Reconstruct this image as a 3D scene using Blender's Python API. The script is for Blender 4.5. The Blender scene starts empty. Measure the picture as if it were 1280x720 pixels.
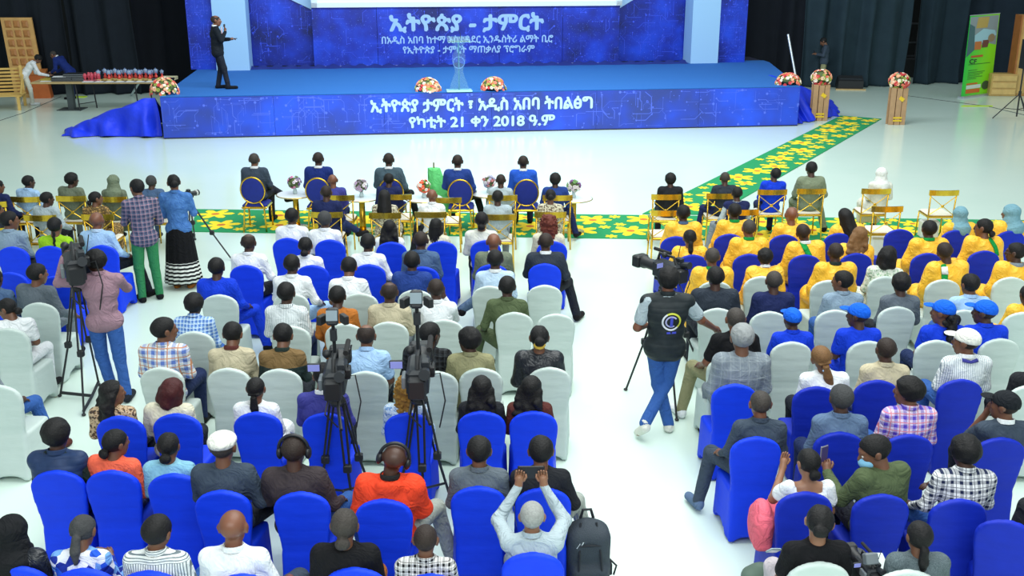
import bpy, math, random
import numpy as np
from mathutils import Vector, Matrix
from mathutils.bvhtree import BVHTree

scene = bpy.context.scene
COL = scene.collection
RND = random.Random(11)
NPR = np.random.RandomState(5)

# ---------------------------------------------------------------- camera
CAM_H, FPX, TILT = 4.8, 1320.0, math.atan(430.0 / 1320.0)
cd = bpy.data.cameras.new('camera'); cam = bpy.data.objects.new('camera', cd); COL.objects.link(cam)
cd.sensor_width = 36.0; cd.lens = FPX / 1280.0 * 36.0; cd.clip_end = 300
cam.location = (0, 0, CAM_H); cam.rotation_euler = (math.pi / 2 - TILT, 0, 0)
scene.camera = cam

# ---------------------------------------------------------------- world and lights
def lin(c):
    c = c / 255.0
    return c / 12.92 if c <= 0.04045 else ((c + 0.055) / 1.055) ** 2.4
def rgb(r, g, b): return (lin(r), lin(g), lin(b), 1.0)

world = bpy.data.worlds.new('world'); scene.world = world; world.use_nodes = True
bg = world.node_tree.nodes['Background']
bg.inputs[0].default_value = (0.82, 0.97, 0.96, 1); bg.inputs[1].default_value = 0.55

def area(name, loc, size, power, col=(1, 1, 1), rot=(0, 0, 0)):
    ld = bpy.data.lights.new(name, 'AREA'); ld.shape = 'RECTANGLE'; ld.size, ld.size_y = size
    ld.energy = power; ld.color = col
    lo = bpy.data.objects.new(name, ld); COL.objects.link(lo); lo.location = loc; lo.rotation_euler = rot
    return lo
area('ceiling_light_hall', (2.0, 11, 10.5), (10, 12), 1600, (0.97, 1.0, 0.97))
area('ceiling_light_front', (0.5, 21, 10.5), (16, 5), 800, (0.95, 1.0, 0.98))
area('ceiling_light_rear', (0.0, -2, 9.0), (14, 4), 1150, (0.95, 1.0, 0.98), (math.radians(35), 0, 0))
area('stage_wash_light', (0.0, 24.5, 8.5), (14, 1.5), 1100, (0.85, 0.95, 1.0), (math.radians(42), 0, 0))

scene.view_settings.view_transform = 'Standard'
scene.view_settings.look = 'None'
scene.view_settings.gamma = 1.0
scene.view_settings.exposure = 0.0
scene.view_settings.use_curve_mapping = False
scene.cycles.max_bounces = 6; scene.cycles.diffuse_bounces = 3; scene.cycles.glossy_bounces = 3
scene.cycles.transmission_bounces = 6; scene.cycles.transparent_max_bounces = 8
scene.cycles.use_denoising = True

# ---------------------------------------------------------------- where a pixel's ray meets a height or a distance
_f = np.array([0, math.cos(TILT), -math.sin(TILT)]); _u = np.array([0, math.sin(TILT), math.cos(TILT)])
def ray(px, py):
    return _f + (px - 640) / FPX * np.array([1.0, 0, 0]) - (py - 360) / FPX * _u
def G(px, py, z=0.0):
    d = ray(px, py); t = (z - CAM_H) / d[2]
    return Vector((t * d[0], t * d[1], z))
def GY(px, py, y):
    d = ray(px, py); t = y / d[1]
    return Vector((t * d[0], y, CAM_H + t * d[2]))

# ---------------------------------------------------------------- materials
def new_mat(name):
    m = bpy.data.materials.new(name); m.use_nodes = True
    nt = m.node_tree; return m, nt, nt.nodes['Principled BSDF']
def lk(nt, a, b): nt.links.new(a, b)
def mth(nt, op, a, b=None, c=None):
    n = nt.nodes.new('ShaderNodeMath'); n.operation = op
    for i, v in enumerate((a, b, c)):
        if v is None: continue
        if isinstance(v, (int, float)): n.inputs[i].default_value = v
        else: lk(nt, v, n.inputs[i])
    return n.outputs[0]
def mixc(nt, f, a, b):
    n = nt.nodes.new('ShaderNodeMix'); n.data_type = 'RGBA'
    for s, v in ((n.inputs[0], f), (n.inputs[6], a), (n.inputs[7], b)):
        if isinstance(v, (int, float, tuple)): s.default_value = v
        else: lk(nt, v, s)
    return n.outputs[2]
def coords(nt):
    tc = nt.nodes.new('ShaderNodeTexCoord'); sp = nt.nodes.new('ShaderNodeSeparateXYZ')
    lk(nt, tc.outputs['Object'], sp.inputs[0]); return tc.outputs['Object'], sp.outputs
def noise(nt, vec, scale, detail=2, rough=.5):
    n = nt.nodes.new('ShaderNodeTexNoise'); n.inputs['Scale'].default_value = scale
    n.inputs['Detail'].default_value = detail; n.inputs['Roughness'].default_value = rough
    lk(nt, vec, n.inputs['Vector']); return n.outputs[0]
def bump(nt, b, h, strength, dist=.01):
    n = nt.nodes.new('ShaderNodeBump'); n.inputs['Strength'].default_value = strength
    n.inputs['Distance'].default_value = dist; lk(nt, h, n.inputs['Height']); lk(nt, n.outputs[0], b.inputs['Normal'])
def stripe(nt, c, freq, w, off=0.0):
    return mth(nt, 'LESS_THAN', mth(nt, 'FRACT', mth(nt, 'MULTIPLY_ADD', c, freq, off + 50.0)), w)

MATS = {}
def plain(name, col, rough=.6, metal=0.0, spec=None, var=0.0, vs=8, bmp=0, bs=30, bd=.01):
    if name in MATS: return MATS[name]
    m, nt, b = new_mat(name); c = rgb(*col)
    b.inputs['Base Color'].default_value = c; b.inputs['Roughness'].default_value = rough
    b.inputs['Metallic'].default_value = metal
    if spec is not None: b.inputs['Specular IOR Level'].default_value = spec
    if var or bmp:
        v, s = coords(nt)
    if var:
        lo = tuple(x * (1 - var) for x in c[:3]) + (1,)
        lk(nt, mixc(nt, noise(nt, v, vs, 3), lo, tuple(min(1, x * (1 + var)) for x in c[:3]) + (1,)), b.inputs['Base Color'])
    if bmp: bump(nt, b, noise(nt, v, bs, 3), bmp, bd)
    MATS[name] = m; return m

CLOTH = dict(
 white=(238, 242, 246), offwhite=(225, 226, 216), lightblue=(168, 203, 242), paleblue=(192, 216, 240), greyblue=(140, 162, 182), palegrey=(176, 192, 200),
 grey=(128, 138, 148), midgrey=(98, 108, 118), bluegrey=(95, 118, 150), charcoal=(48, 56, 68), slate=(62, 74, 90), navy=(30, 40, 86), suitblue=(38, 66, 140), deepblue=(28, 48, 120),
 royal=(18, 62, 215), brightblue=(40, 92, 205), inkblue=(22, 28, 37), black=(20, 20, 24), softblack=(34, 36, 42), beige=(196, 186, 158), sand=(176, 170, 138), khaki=(150, 148, 112), olive=(84, 98, 68), sage=(128, 140, 116),
 tan=(180, 108, 44), purple=(66, 68, 150), cream=(218, 214, 192), orange=(246, 74, 42), coral=(242, 106, 78), sky=(140, 196, 222), lime=(160, 210, 40),
 brownjacket=(62, 54, 58), mauve=(160, 128, 142), tealgrey=(72, 92, 104), darkgreen=(38, 52, 48), greygreen=(112, 122, 104), jeans=(54, 96, 168), darkjeans=(34, 48, 88),
 greenpants=(52, 132, 84), darktrouser=(34, 38, 48), palepants=(168, 176, 168), maroon=(92, 48, 44), shawlwhite=(216, 216, 204), headscarfblue=(118, 162, 178), headscarfgreen=(118, 130, 108),
 headscarfwhite=(232, 234, 232), headscarfblack=(22, 24, 28), capblue=(20, 100, 230), capwhite=(236, 236, 228), capgrey=(150, 154, 156), capblack=(26, 30, 36), sashgreen=(20, 150, 70),
 greensatin=(110, 220, 130), pinkcloth=(240, 110, 130), steelblue=(78, 104, 140), leather=(30, 34, 42), pinkgrey=(200, 190, 196), hooddark=(36, 40, 42))
def fold_bump(nt, b, v, st=.6):
    n = nt.nodes.new('ShaderNodeTexNoise'); n.inputs['Scale'].default_value = 6; n.inputs['Detail'].default_value = 3; n.inputs['Distortion'].default_value = 1.6
    lk(nt, v, n.inputs['Vector']); a = mth(nt, 'ABSOLUTE', mth(nt, 'SUBTRACT', n.outputs[0], .5)); bump(nt, b, a, st, .09)
def cloth(name):
    key = 'cloth_' + name
    if key in MATS: return MATS[key]
    if name in CLOTH:
        m, nt, b = new_mat(key); v, s = coords(nt); c = rgb(*CLOTH[name])
        lo = tuple(x * .84 for x in c[:3]) + (1,)
        lk(nt, mixc(nt, noise(nt, v, 40, 3), lo, c), b.inputs['Base Color'])
        b.inputs['Roughness'].default_value = .38 if name in ('leather', 'greensatin') else .8
        b.inputs['Specular IOR Level'].default_value = .5 if name == 'leather' else .2
        fold_bump(nt, b, v)
        MATS[key] = m; return m
    m, nt, b = new_mat(key); v, s = coords(nt); x, y, z = s[0], s[1], s[2]
    b.inputs['Roughness'].default_value = .8; b.inputs['Specular IOR Level'].default_value = .2
    def plaid(base, c1, c2, f, w1=.38, w2=.1, k=.55):
        a = mth(nt, 'ADD', stripe(nt, x, f, w1), stripe(nt, z, f, w1)); a = mth(nt, 'MULTIPLY', a, k)
        o = mixc(nt, a, base, c1)
        q = mth(nt, 'MULTIPLY', mth(nt, 'MAXIMUM', stripe(nt, x, f, w2, .42), stripe(nt, z, f, w2, .42)), .85)
        return mixc(nt, q, o, c2)
    bs = 13; bstr = .5
    if name == 'plaid_multi': o = plaid(rgb(220, 224, 226), rgb(92, 118, 190), rgb(196, 120, 60), 11)
    elif name == 'plaid_blue': o = plaid(rgb(150, 186, 224), rgb(70, 110, 190), rgb(225, 235, 245), 26)
    elif name == 'plaid_bw': o = plaid(rgb(232, 234, 236), rgb(34, 44, 74), rgb(60, 66, 84), 16, .36, .08, .5)
    elif name == 'plaid_bw_small': o = plaid(rgb(228, 228, 228), rgb(30, 30, 34), rgb(90, 80, 80), 24, .42, .08, .5)
    elif name == 'plaid_purple': o = plaid(rgb(222, 206, 230), rgb(92, 70, 190), rgb(226, 120, 130), 14)
    elif name == 'plaid_red': o = plaid(rgb(104, 110, 134), rgb(56, 62, 92), rgb(196, 140, 152), 17, .4, .07)
    elif name == 'plaid_black': o = plaid(rgb(44, 48, 52), rgb(14, 15, 18), rgb(70, 74, 78), 20, .5, .04)
    elif name == 'check_grey': o = plaid(rgb(132, 142, 150), rgb(112, 122, 134), rgb(160, 168, 174), 14, .4, .05, .3)
    elif name == 'stripe_fine': o = mixc(nt, stripe(nt, x, 60, .3), rgb(228, 234, 236), rgb(150, 164, 174))
    elif name == 'stripe_yoke':
        st = mixc(nt, mth(nt, 'GREATER_THAN', z, 1.02), stripe(nt, x, 58, .35), stripe(nt, z, 58, .35))
        o = mixc(nt, st, rgb(226, 230, 230), rgb(110, 122, 130))
    elif name == 'geo_blue':
        vo = nt.nodes.new('ShaderNodeTexVoronoi'); vo.inputs['Scale'].default_value = 15; lk(nt, v, vo.inputs['Vector'])
        cr = nt.nodes.new('ShaderNodeValToRGB'); cr.color_ramp.interpolation = 'CONSTANT'
        for p, c in ((.0, (30, 50, 150)), (.35, (110, 160, 225)), (.6, (225, 228, 240)), (.85, (40, 90, 215))):
            if p == 0: e = cr.color_ramp.elements[0]; e.position = 0
            elif p == .35: e = cr.color_ramp.elements[1]; e.position = p
            else: e = cr.color_ramp.elements.new(p)
            e.color = rgb(*c)
        sp = nt.nodes.new('ShaderNodeSeparateColor'); lk(nt, vo.outputs['Color'], sp.inputs[0])
        lk(nt, sp.outputs[0], cr.inputs[0]); o = cr.outputs[0]
    elif name.startswith('floral'):
        A, B, C = {'floral_brown': ((112, 92, 60), (190, 150, 90), (66, 52, 40)), 'floral_cream': ((210, 205, 180), (120, 105, 90), (60, 60, 60)),
                   'floral_dark': ((196, 170, 140), (70, 60, 56), (120, 90, 60)), 'lace_blue': ((196, 218, 240), (120, 160, 214), (225, 235, 245)),
                   'floral_white': ((214, 220, 206), (150, 178, 150), (236, 238, 226))}[name if name != 'floral_lace' else 'lace_blue']
        n1 = mth(nt, 'GREATER_THAN', noise(nt, v, 34, 1), .56); n2 = mth(nt, 'GREATER_THAN', noise(nt, v, 52, 2), .6)
        o = mixc(nt, n2, mixc(nt, n1, rgb(*A), rgb(*B)), rgb(*C))
    elif name == 'tweed':
        o = mixc(nt, noise(nt, v, 160, 1), rgb(42, 54, 60), rgb(118, 132, 138))
    elif name == 'denim':
        o = mixc(nt, noise(nt, v, 18, 4), rgb(36, 84, 160), rgb(96, 146, 206))
    elif name == 'quilt_black' or name == 'quilt_navy':
        o = mixc(nt, noise(nt, v, 20, 2), *((rgb(28, 34, 38), rgb(42, 50, 54)) if name == 'quilt_black' else (rgb(30, 46, 78), rgb(46, 66, 104))))
        h = mth(nt, 'ABSOLUTE', mth(nt, 'SINE', mth(nt, 'MULTIPLY', z, 60)))
        bump(nt, b, h, .3, .008); bstr = 0; b.inputs['Roughness'].default_value = .5
    elif name == 'two_tone':
        o = mixc(nt, mth(nt, 'GREATER_THAN', z, .93), rgb(40, 54, 54), rgb(120, 96, 62))
    elif name == 'skirt':
        f = mth(nt, 'MULTIPLY', stripe(nt, z, 17, .5), mth(nt, 'LESS_THAN', z, .42))
        o = mixc(nt, f, rgb(16, 16, 20), rgb(226, 226, 222))
    elif name == 'yellow_satin' or name == 'shawl_yellow':
        o = mixc(nt, noise(nt, v, 6, 2), rgb(248, 168, 22), rgb(255, 212, 74)); b.inputs['Roughness'].default_value = .42
        b.inputs['Specular IOR Level'].default_value = .4; bs = 16; bstr = .9
    else: raise KeyError(name)
    lk(nt, o, b.inputs['Base Color'])
    if bstr: fold_bump(nt, b, v, .9 if bstr > 1 else .6)
    MATS[key] = m; return m

def skin(tone):
    c = {'d': (74, 48, 38), 'm': (112, 74, 54), 'l': (144, 102, 78), 'b': (118, 74, 54)}[tone]
    return plain('skin_' + tone, c, .45, var=.12, vs=10)
def hairm(n):
    c = {'k': (17, 16, 18), 'g': (62, 63, 65), 'w': (150, 152, 150), 'red': (66, 24, 26), 'br': (116, 84, 52), 'auburn': (98, 44, 34), 'gold': (150, 112, 50), 'z': (44, 34, 30), 'gz': (60, 55, 52)}[n]
    return plain('hair_' + n, c, .62 if n not in 'gw' else .8, var=.35, vs=60, bmp=1.0, bs=90, bd=.006, spec=.3)
GOLD = lambda: plain('gold_metal', (222, 178, 62), .26, 1.0, var=.12, vs=14)

# ---------------------------------------------------------------- mesh helpers
def link(o, parent=None):
    COL.objects.link(o)
    if parent is not None: o.parent = parent
    return o
def make_mesh(name, V, F, mat=None, smooth=False):
    me = bpy.data.meshes.new(name); me.from_pydata([tuple(v) for v in V], [], [tuple(f) for f in F]); me.update()
    if smooth: me.polygons.foreach_set('use_smooth', [True] * len(me.polygons))
    if mat: me.materials.append(mat)
    return me
def tag(o, label=None, cat=None, group=None, kind=None):
    if label: o['label'] = label
    if cat: o['category'] = cat
    if group: o['group'] = group
    if kind: o['kind'] = kind
    return o
def empty(name, loc=(0, 0, 0), rz=0.0, label=None, cat=None, group=None):
    o = bpy.data.objects.new(name, None); o.empty_display_size = .1
    COL.objects.link(o); o.location = loc; o.rotation_euler = (0, 0, rz); return tag(o, label, cat, group)
def obj_from(name, me, parent=None, mat=None):
    o = bpy.data.objects.new(name, me); link(o, parent)
    if mat is not None and me.materials and me.materials[0] is not mat:
        o.material_slots[0].link = 'OBJECT'; o.material_slots[0].material = mat
    return o

class MB:
    def __init__(s): s.V = []; s.F = []
    def add(s, V, F):
        n = len(s.V); s.V += [tuple(v) for v in V]; s.F += [tuple(i + n for i in f) for f in F]; return s
    def box(s, c, h, M=None, bev=0.0, taper=1.0):
        hx, hy, hz = h; c = Vector(c)
        if bev <= 0:
            P = [Vector((x * hx * (taper if z > 0 else 1), y * hy * (taper if z > 0 else 1), z * hz)) for z in (-1, 1) for y in (-1, 1) for x in (-1, 1)]
            F = [(0, 2, 3, 1), (4, 5, 7, 6), (0, 1, 5, 4), (2, 6, 7, 3), (0, 4, 6, 2), (1, 3, 7, 5)]
        else:
            P = []; b = min(bev, hx, hy, hz)
            rings = []
            for (zz, i) in ((-hz, b), (-hz + b, 0), (hz - b, 0), (hz, b)):
                x, y = hx - i, hy - i
                r = [(x - b, -y), (x, -y + b), (x, y - b), (x - b, y), (-x + b, y), (-x, y - b), (-x, -y + b), (-x + b, -y)]
                rings.append(len(P)); P += [Vector((a, q, zz)) for a, q in r]
            F = [tuple(range(7, -1, -1)), tuple(range(24, 32))]
            for k in range(3):
                for i in range(8):
                    j = (i + 1) % 8; a = rings[k]; d = rings[k + 1]
                    F.append((a + i, a + j, d + j, d + i))
        if M is not None: P = [M @ p for p in P]
        return s.add([c + p for p in P], F)
    def tube(s, pts, r, seg=8, caps=True, closed=False):
        pts = [Vector(p) for p in pts]; n = len(pts)
        if not isinstance(r, (list, tuple)): r = [r] * n
        V = []; F = []; prev = None
        for i, p in enumerate(pts):
            if closed: t = (pts[(i + 1) % n] - pts[i - 1])
            else: t = (pts[min(i + 1, n - 1)] - pts[max(i - 1, 0)])
            t = t.normalized() if t.length > 1e-9 else Vector((0, 0, 1))
            if prev is None:
                a = Vector((0, 0, 1)) if abs(t.z) < .9 else Vector((1, 0, 0)); u = t.cross(a).normalized()
            else:
                u = (prev - t * prev.dot(t)); u = u.normalized() if u.length > 1e-6 else t.orthogonal().normalized()
            prev = u; w = t.cross(u)
            for k in range(seg):
                an = 2 * math.pi * k / seg; V.append(p + (u * math.cos(an) + w * math.sin(an)) * r[i])
        for i in range(n if closed else n - 1):
            for k in range(seg):
                a = i * seg + k; b = i * seg + (k + 1) % seg; j = (i + 1) % n
                F.append((a, b, j * seg + (k + 1) % seg, j * seg + k))
        if caps and not closed: F.append(tuple(range(seg - 1, -1, -1))); F.append(tuple((n - 1) * seg + k for k in range(seg)))
        return s.add(V, F)
    def lathe(s, prof, c=(0, 0, 0), seg=20, M=None):
        c = Vector(c); V = []; F = []; n = len(prof)
        for (r, z) in prof:
            for k in range(seg):
                an = 2 * math.pi * k / seg; p = Vector((r * math.cos(an), r * math.sin(an), z)); V.append(c + (M @ p if M else p))
        for i in range(n - 1):
            for k in range(seg):
                a = i * seg + k; b = i * seg + (k + 1) % seg; F.append((a, b, b + seg, a + seg))
        F.append(tuple(range(seg - 1, -1, -1))); F.append(tuple((n - 1) * seg + k for k in range(seg)))
        return s.add(V, F)
    def ball(s, c, r, seg=10, rings=6, M=None):
        if not isinstance(r, (list, tuple)): r = (r, r, r)
        c = Vector(c); V = []; F = []
        for i in range(1, rings):
            th = math.pi * i / rings
            for k in range(seg):
                an = 2 * math.pi * k / seg; p = Vector((r[0] * math.sin(th) * math.cos(an), r[1] * math.sin(th) * math.sin(an), r[2] * math.cos(th)))
                V.append(c + (M @ p if M else p))
        t = len(V); q = Vector((0, 0, r[2])); V.append(c + (M @ q if M else q)); V.append(c - (M @ q if M else q))
        for i in range(rings - 2):
            for k in range(seg):
                a = i * seg + k; b = i * seg + (k + 1) % seg; F.append((a, a + seg, b + seg, b))
        for k in range(seg): F.append((t, k, (k + 1) % seg)); F.append((t + 1, (rings - 2) * seg + (k + 1) % seg, (rings - 2) * seg + k))
        return s.add(V, F)
    def prism(s, poly, h0, h1, fn=lambda a, b, h: (a, b, h)):
        n = len(poly); V = [fn(a, b, h0) for a, b in poly] + [fn(a, b, h1) for a, b in poly]
        F = [tuple(range(n - 1, -1, -1)), tuple(range(n, 2 * n))] + [(i, (i + 1) % n, n + (i + 1) % n, n + i) for i in range(n)]
        return s.add(V, F)
    def mesh(s, name, mat, smooth=False): return make_mesh(name, s.V, s.F, mat, smooth)
    def build(s, name, mat, parent=None, smooth=False): return obj_from(name, s.mesh(name, mat, smooth), parent)

def copy_tree(o, loc=None, rz=None):
    c = o.copy(); COL.objects.link(c)
    for ch in o.children:
        d = ch.copy(); COL.objects.link(d); d.parent = c
        for g in ch.children:
            e = g.copy(); COL.objects.link(e); e.parent = d
    if loc is not None: c.location = loc
    if rz is not None: c.rotation_euler = (0, 0, rz)
    return c

# ---------------------------------------------------------------- smooth implicit surfaces (bodies, garments, hair, chair covers)
def snets(D, lo, h):
    S = D < 0
    cnt = np.zeros(tuple(n - 1 for n in D.shape), np.int8)
    for i in (0, 1):
        for j in (0, 1):
            for k in (0, 1): cnt += S[i:S.shape[0] - 1 + i, j:S.shape[1] - 1 + j, k:S.shape[2] - 1 + k]
    act = (cnt > 0) & (cnt < 8); I = np.full(act.shape, -1, np.int64); idx = np.argwhere(act); I[act] = np.arange(len(idx))
    acc = np.zeros((len(idx), 3)); num = np.zeros(len(idx)); cs = [(i, j, k) for i in (0, 1) for j in (0, 1) for k in (0, 1)]
    for a in cs:
        for ax in range(3):
            if a[ax]: continue
            b = list(a); b[ax] = 1
            d0 = D[idx[:, 0] + a[0], idx[:, 1] + a[1], idx[:, 2] + a[2]]; d1 = D[idx[:, 0] + b[0], idx[:, 1] + b[1], idx[:, 2] + b[2]]
            m = (d0 < 0) != (d1 < 0); t = d0[m] / (d0[m] - d1[m]); p = np.tile(np.array(a, float), (m.sum(), 1)); p[:, ax] = t
            acc[m] += p; num[m] += 1
    V = np.array(lo) + (idx + acc / num[:, None]) * h; Q = []
    for ax in range(3):
        T = np.moveaxis(S, ax, 0); TT = np.moveaxis(I, ax, 0)
        m = T[:-1, 1:-1, 1:-1] != T[1:, 1:-1, 1:-1]; ii = np.argwhere(m); x, y, z = ii[:, 0], ii[:, 1], ii[:, 2]
        q = np.stack([TT[x, y, z], TT[x, y + 1, z], TT[x, y + 1, z + 1], TT[x, y, z + 1]], 1)
        flip = T[x + 1, y + 1, z + 1].copy()
        if ax == 1: flip = ~flip
        q[flip] = q[flip][:, ::-1]; Q.append(q)
    return V, np.concatenate(Q)
def np_mesh(name, V, Q, mat, extra=None):
    V = np.asarray(V, np.float32)
    me = bpy.data.meshes.new(name); nv, nq = len(V), len(Q)
    me.vertices.add(nv); me.vertices.foreach_set('co', V.ravel())
    me.loops.add(nq * 4); me.loops.foreach_set('vertex_index', np.asarray(Q, np.int32).ravel())
    me.polygons.add(nq); me.polygons.foreach_set('loop_start', np.arange(0, nq * 4, 4, dtype=np.int32))
    me.polygons.foreach_set('loop_total', np.full(nq, 4, np.int32)) if False else None
    me.update(calc_edges=True); me.validate()
    me.polygons.foreach_set('use_smooth', np.ones(len(me.polygons), bool))
    me.materials.append(mat); return me
def _cap(P, a, b, ra, rb):
    a = np.array(a, np.float32); ba = np.array(b, np.float32) - a; pa = P - a
    t = np.clip((pa @ ba) / max(1e-9, float(ba @ ba)), 0, 1)
    return np.linalg.norm(pa - t[..., None] * ba, axis=-1) - (ra + (rb - ra) * t)
def _ell(P, c, r, M=None):
    q = P - np.array(c, np.float32)
    if M is not None: q = q @ np.array(M, np.float32)
    r = np.array(r, np.float32); k0 = np.linalg.norm(q / r, axis=-1); k1 = np.linalg.norm(q / (r * r), axis=-1)
    return k0 * (k0 - 1) / np.maximum(k1, 1e-6)
def _box(P, c, hh, rd, M=None):
    q = P - np.array(c, np.float32)
    if M is not None: q = q @ np.array(M, np.float32)
    q = np.abs(q) - (np.array(hh, np.float32) - rd)
    return np.linalg.norm(np.maximum(q, 0), axis=-1) + np.minimum(q.max(-1), 0) - rd
def fold_noise(P, f, seed):
    r = np.random.RandomState(seed); o = 0
    for i in range(5):
        d = r.normal(size=3); d /= np.linalg.norm(d); ff = f * (1 + .5 * i)
        o = o + np.sin((P @ d.astype(np.float32)) * ff + r.uniform(0, 6.28) + 1.5 * np.sin((P @ r.normal(size=3).astype(np.float32)) * ff * .3)) / (1 + .6 * i)
    return o / 2.2
def sdf_mesh(name, prims, h, k, mat, cut=None, noise_=None):
    lo = np.full(3, 9.); hi = np.full(3, -9.)
    bb = []
    for p in prims:
        if p[0] == 'c': a = np.minimum(np.array(p[1]) - p[3], np.array(p[2]) - p[4]); b = np.maximum(np.array(p[1]) + p[3], np.array(p[2]) + p[4])
        elif p[0] == 'e': m = max(p[2]) if len(p) > 3 and p[3] is not None else np.array(p[2]); a = np.array(p[1]) - m; b = np.array(p[1]) + m
        elif p[0] == 'b': m = np.linalg.norm(p[2]) if len(p) > 4 and p[4] is not None else np.array(p[2]); a = np.array(p[1]) - m; b = np.array(p[1]) + m
        elif p[0] == 'f': a, b = np.array(p[2]), np.array(p[3])
        bb.append((a, b)); lo = np.minimum(lo, a); hi = np.maximum(hi, b)
    pad = k + 3 * h; lo = lo - pad; n = np.ceil((hi + pad - lo) / h).astype(int) + 1
    ax = [lo[i] + h * np.arange(n[i]) for i in range(3)]
    P = np.stack(np.meshgrid(*ax, indexing='ij'), -1).astype(np.float32)
    D = np.full(P.shape[:3], .3, np.float32)
    for p, (a, b) in zip(prims, bb):
        i0 = np.maximum(0, np.floor((a - pad - lo) / h).astype(int)); i1 = np.minimum(n, np.ceil((b + pad - lo) / h).astype(int) + 1)
        sl = tuple(slice(i0[i], i1[i]) for i in range(3)); Q = P[sl]
        if p[0] == 'c': d = _cap(Q, *p[1:5])
        elif p[0] == 'e': d = _ell(Q, *p[1:4])
        elif p[0] == 'b': d = _box(Q, *p[1:5])
        else: d = p[1](Q)
        e = D[sl]; hh = np.clip(.5 + .5 * (e - d) / k, 0, 1)
        D[sl] = e + (d - e) * hh - k * hh * (1 - hh)
    if noise_: D += noise_[0] * fold_noise(P, noise_[1], noise_[2])
    if cut: D = np.maximum(D, cut(P))
    V, Q = snets(D.astype(np.float64), lo, h)
    return np_mesh(name, V, Q, mat)

# ================================================================ THE SETTING
def floor_mat():
    m, nt, b = new_mat('white_epoxy_floor'); v, s = coords(nt)
    n = noise(nt, v, .35, 4, .6); n2 = noise(nt, v, 3.0, 4, .7)
    c = mixc(nt, n, rgb(206, 230, 220), rgb(224, 240, 231))
    c = mixc(nt, mth(nt, 'MULTIPLY', mth(nt, 'GREATER_THAN', n2, .66), .12), c, rgb(190, 205, 196))
    lk(nt, c, b.inputs['Base Color']); b.inputs['Roughness'].default_value = .17; b.inputs['Specular IOR Level'].default_value = .45
    bump(nt, b, noise(nt, v, 1.5, 3), .06, .02)
    return m
fl = MB().box((0, 20, -.05), (32, 26, .05)).build('floor', floor_mat()); tag(fl, 'glossy white-green epoxy hall floor', None, None, 'structure')
wm = plain('dark_wall', (12, 14, 18), .9)
tag(MB().box((0, 43, 5), (32, .2, 5.2)).build('wall_back', wm), 'dark wall behind the curtains', None, None, 'structure')

# stage frame: u runs along the front edge, v goes back, z up
STAGE_H = 1.08
SL, SR = G(200, 121, STAGE_H), G(1000, 108, STAGE_H)
SU = (SR - SL).normalized(); SN = Vector((-SU.y, SU.x, 0)); SW = (SR - SL).length
def S(u, v, z): return SL + SU * u + SN * v + Vector((0, 0, z - STAGE_H))
def sp(px, py, v):                       # (u, z) where the ray of a pixel crosses the plane v behind the stage front
    d = Vector(ray(px, py)); o = Vector((0, 0, CAM_H)); q = SL + SN * v
    t = (q - o).dot(SN) / d.dot(SN); p = o + d * t
    return (p - SL).dot(SU), p.z
_b = G(640, 82, STAGE_H); VB = (_b - SL).dot(SN)
Smat = Matrix(((SU.x, SN.x, 0, SL.x), (SU.y, SN.y, 0, SL.y), (0, 0, 1, 0), (0, 0, 0, 1)))

def print_mat():
    m, nt, b = new_mat('blue_tech_print'); v, s = coords(nt)
    n = noise(nt, v, .75, 3, .6)
    cr = nt.nodes.new('ShaderNodeValToRGB'); lk(nt, n, cr.inputs[0])
    cr.color_ramp.elements[0].position = .33; cr.color_ramp.elements[0].color = rgb(16, 30, 104)
    cr.color_ramp.elements[1].position = .68; cr.color_ramp.elements[1].color = rgb(26, 72, 216)
    e = cr.color_ramp.elements.new(.5); e.color = rgb(20, 46, 168)
    sp_ = mth(nt, 'GREATER_THAN', noise(nt, v, 26, 1), .71)
    lk(nt, mixc(nt, mth(nt, 'MULTIPLY', sp_, .45), cr.outputs[0], rgb(120, 150, 255)), b.inputs['Base Color'])
    b.inputs['Roughness'].default_value = .38
    return m
PRINT = print_mat()
def front_mat():
    m, nt, b = new_mat('violet_blue_tech_print'); v, s = coords(nt)
    n = noise(nt, v, .55, 3, .6)
    cr = nt.nodes.new('ShaderNodeValToRGB'); lk(nt, n, cr.inputs[0])
    cr.color_ramp.elements[0].position = .35; cr.color_ramp.elements[0].color = rgb(46, 62, 138)
    cr.color_ramp.elements[1].position = .66; cr.color_ramp.elements[1].color = rgb(36, 82, 224)
    e = cr.color_ramp.elements.new(.5); e.color = rgb(40, 68, 186)
    lk(nt, cr.outputs[0], b.inputs['Base Color']); b.inputs['Roughness'].default_value = .35
    return m
FRONT = front_mat()
LINE = plain('circuit_line_print', (58, 86, 226), .4)
LINEP = plain('circuit_line_print_pale', (84, 108, 226), .4)

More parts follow.
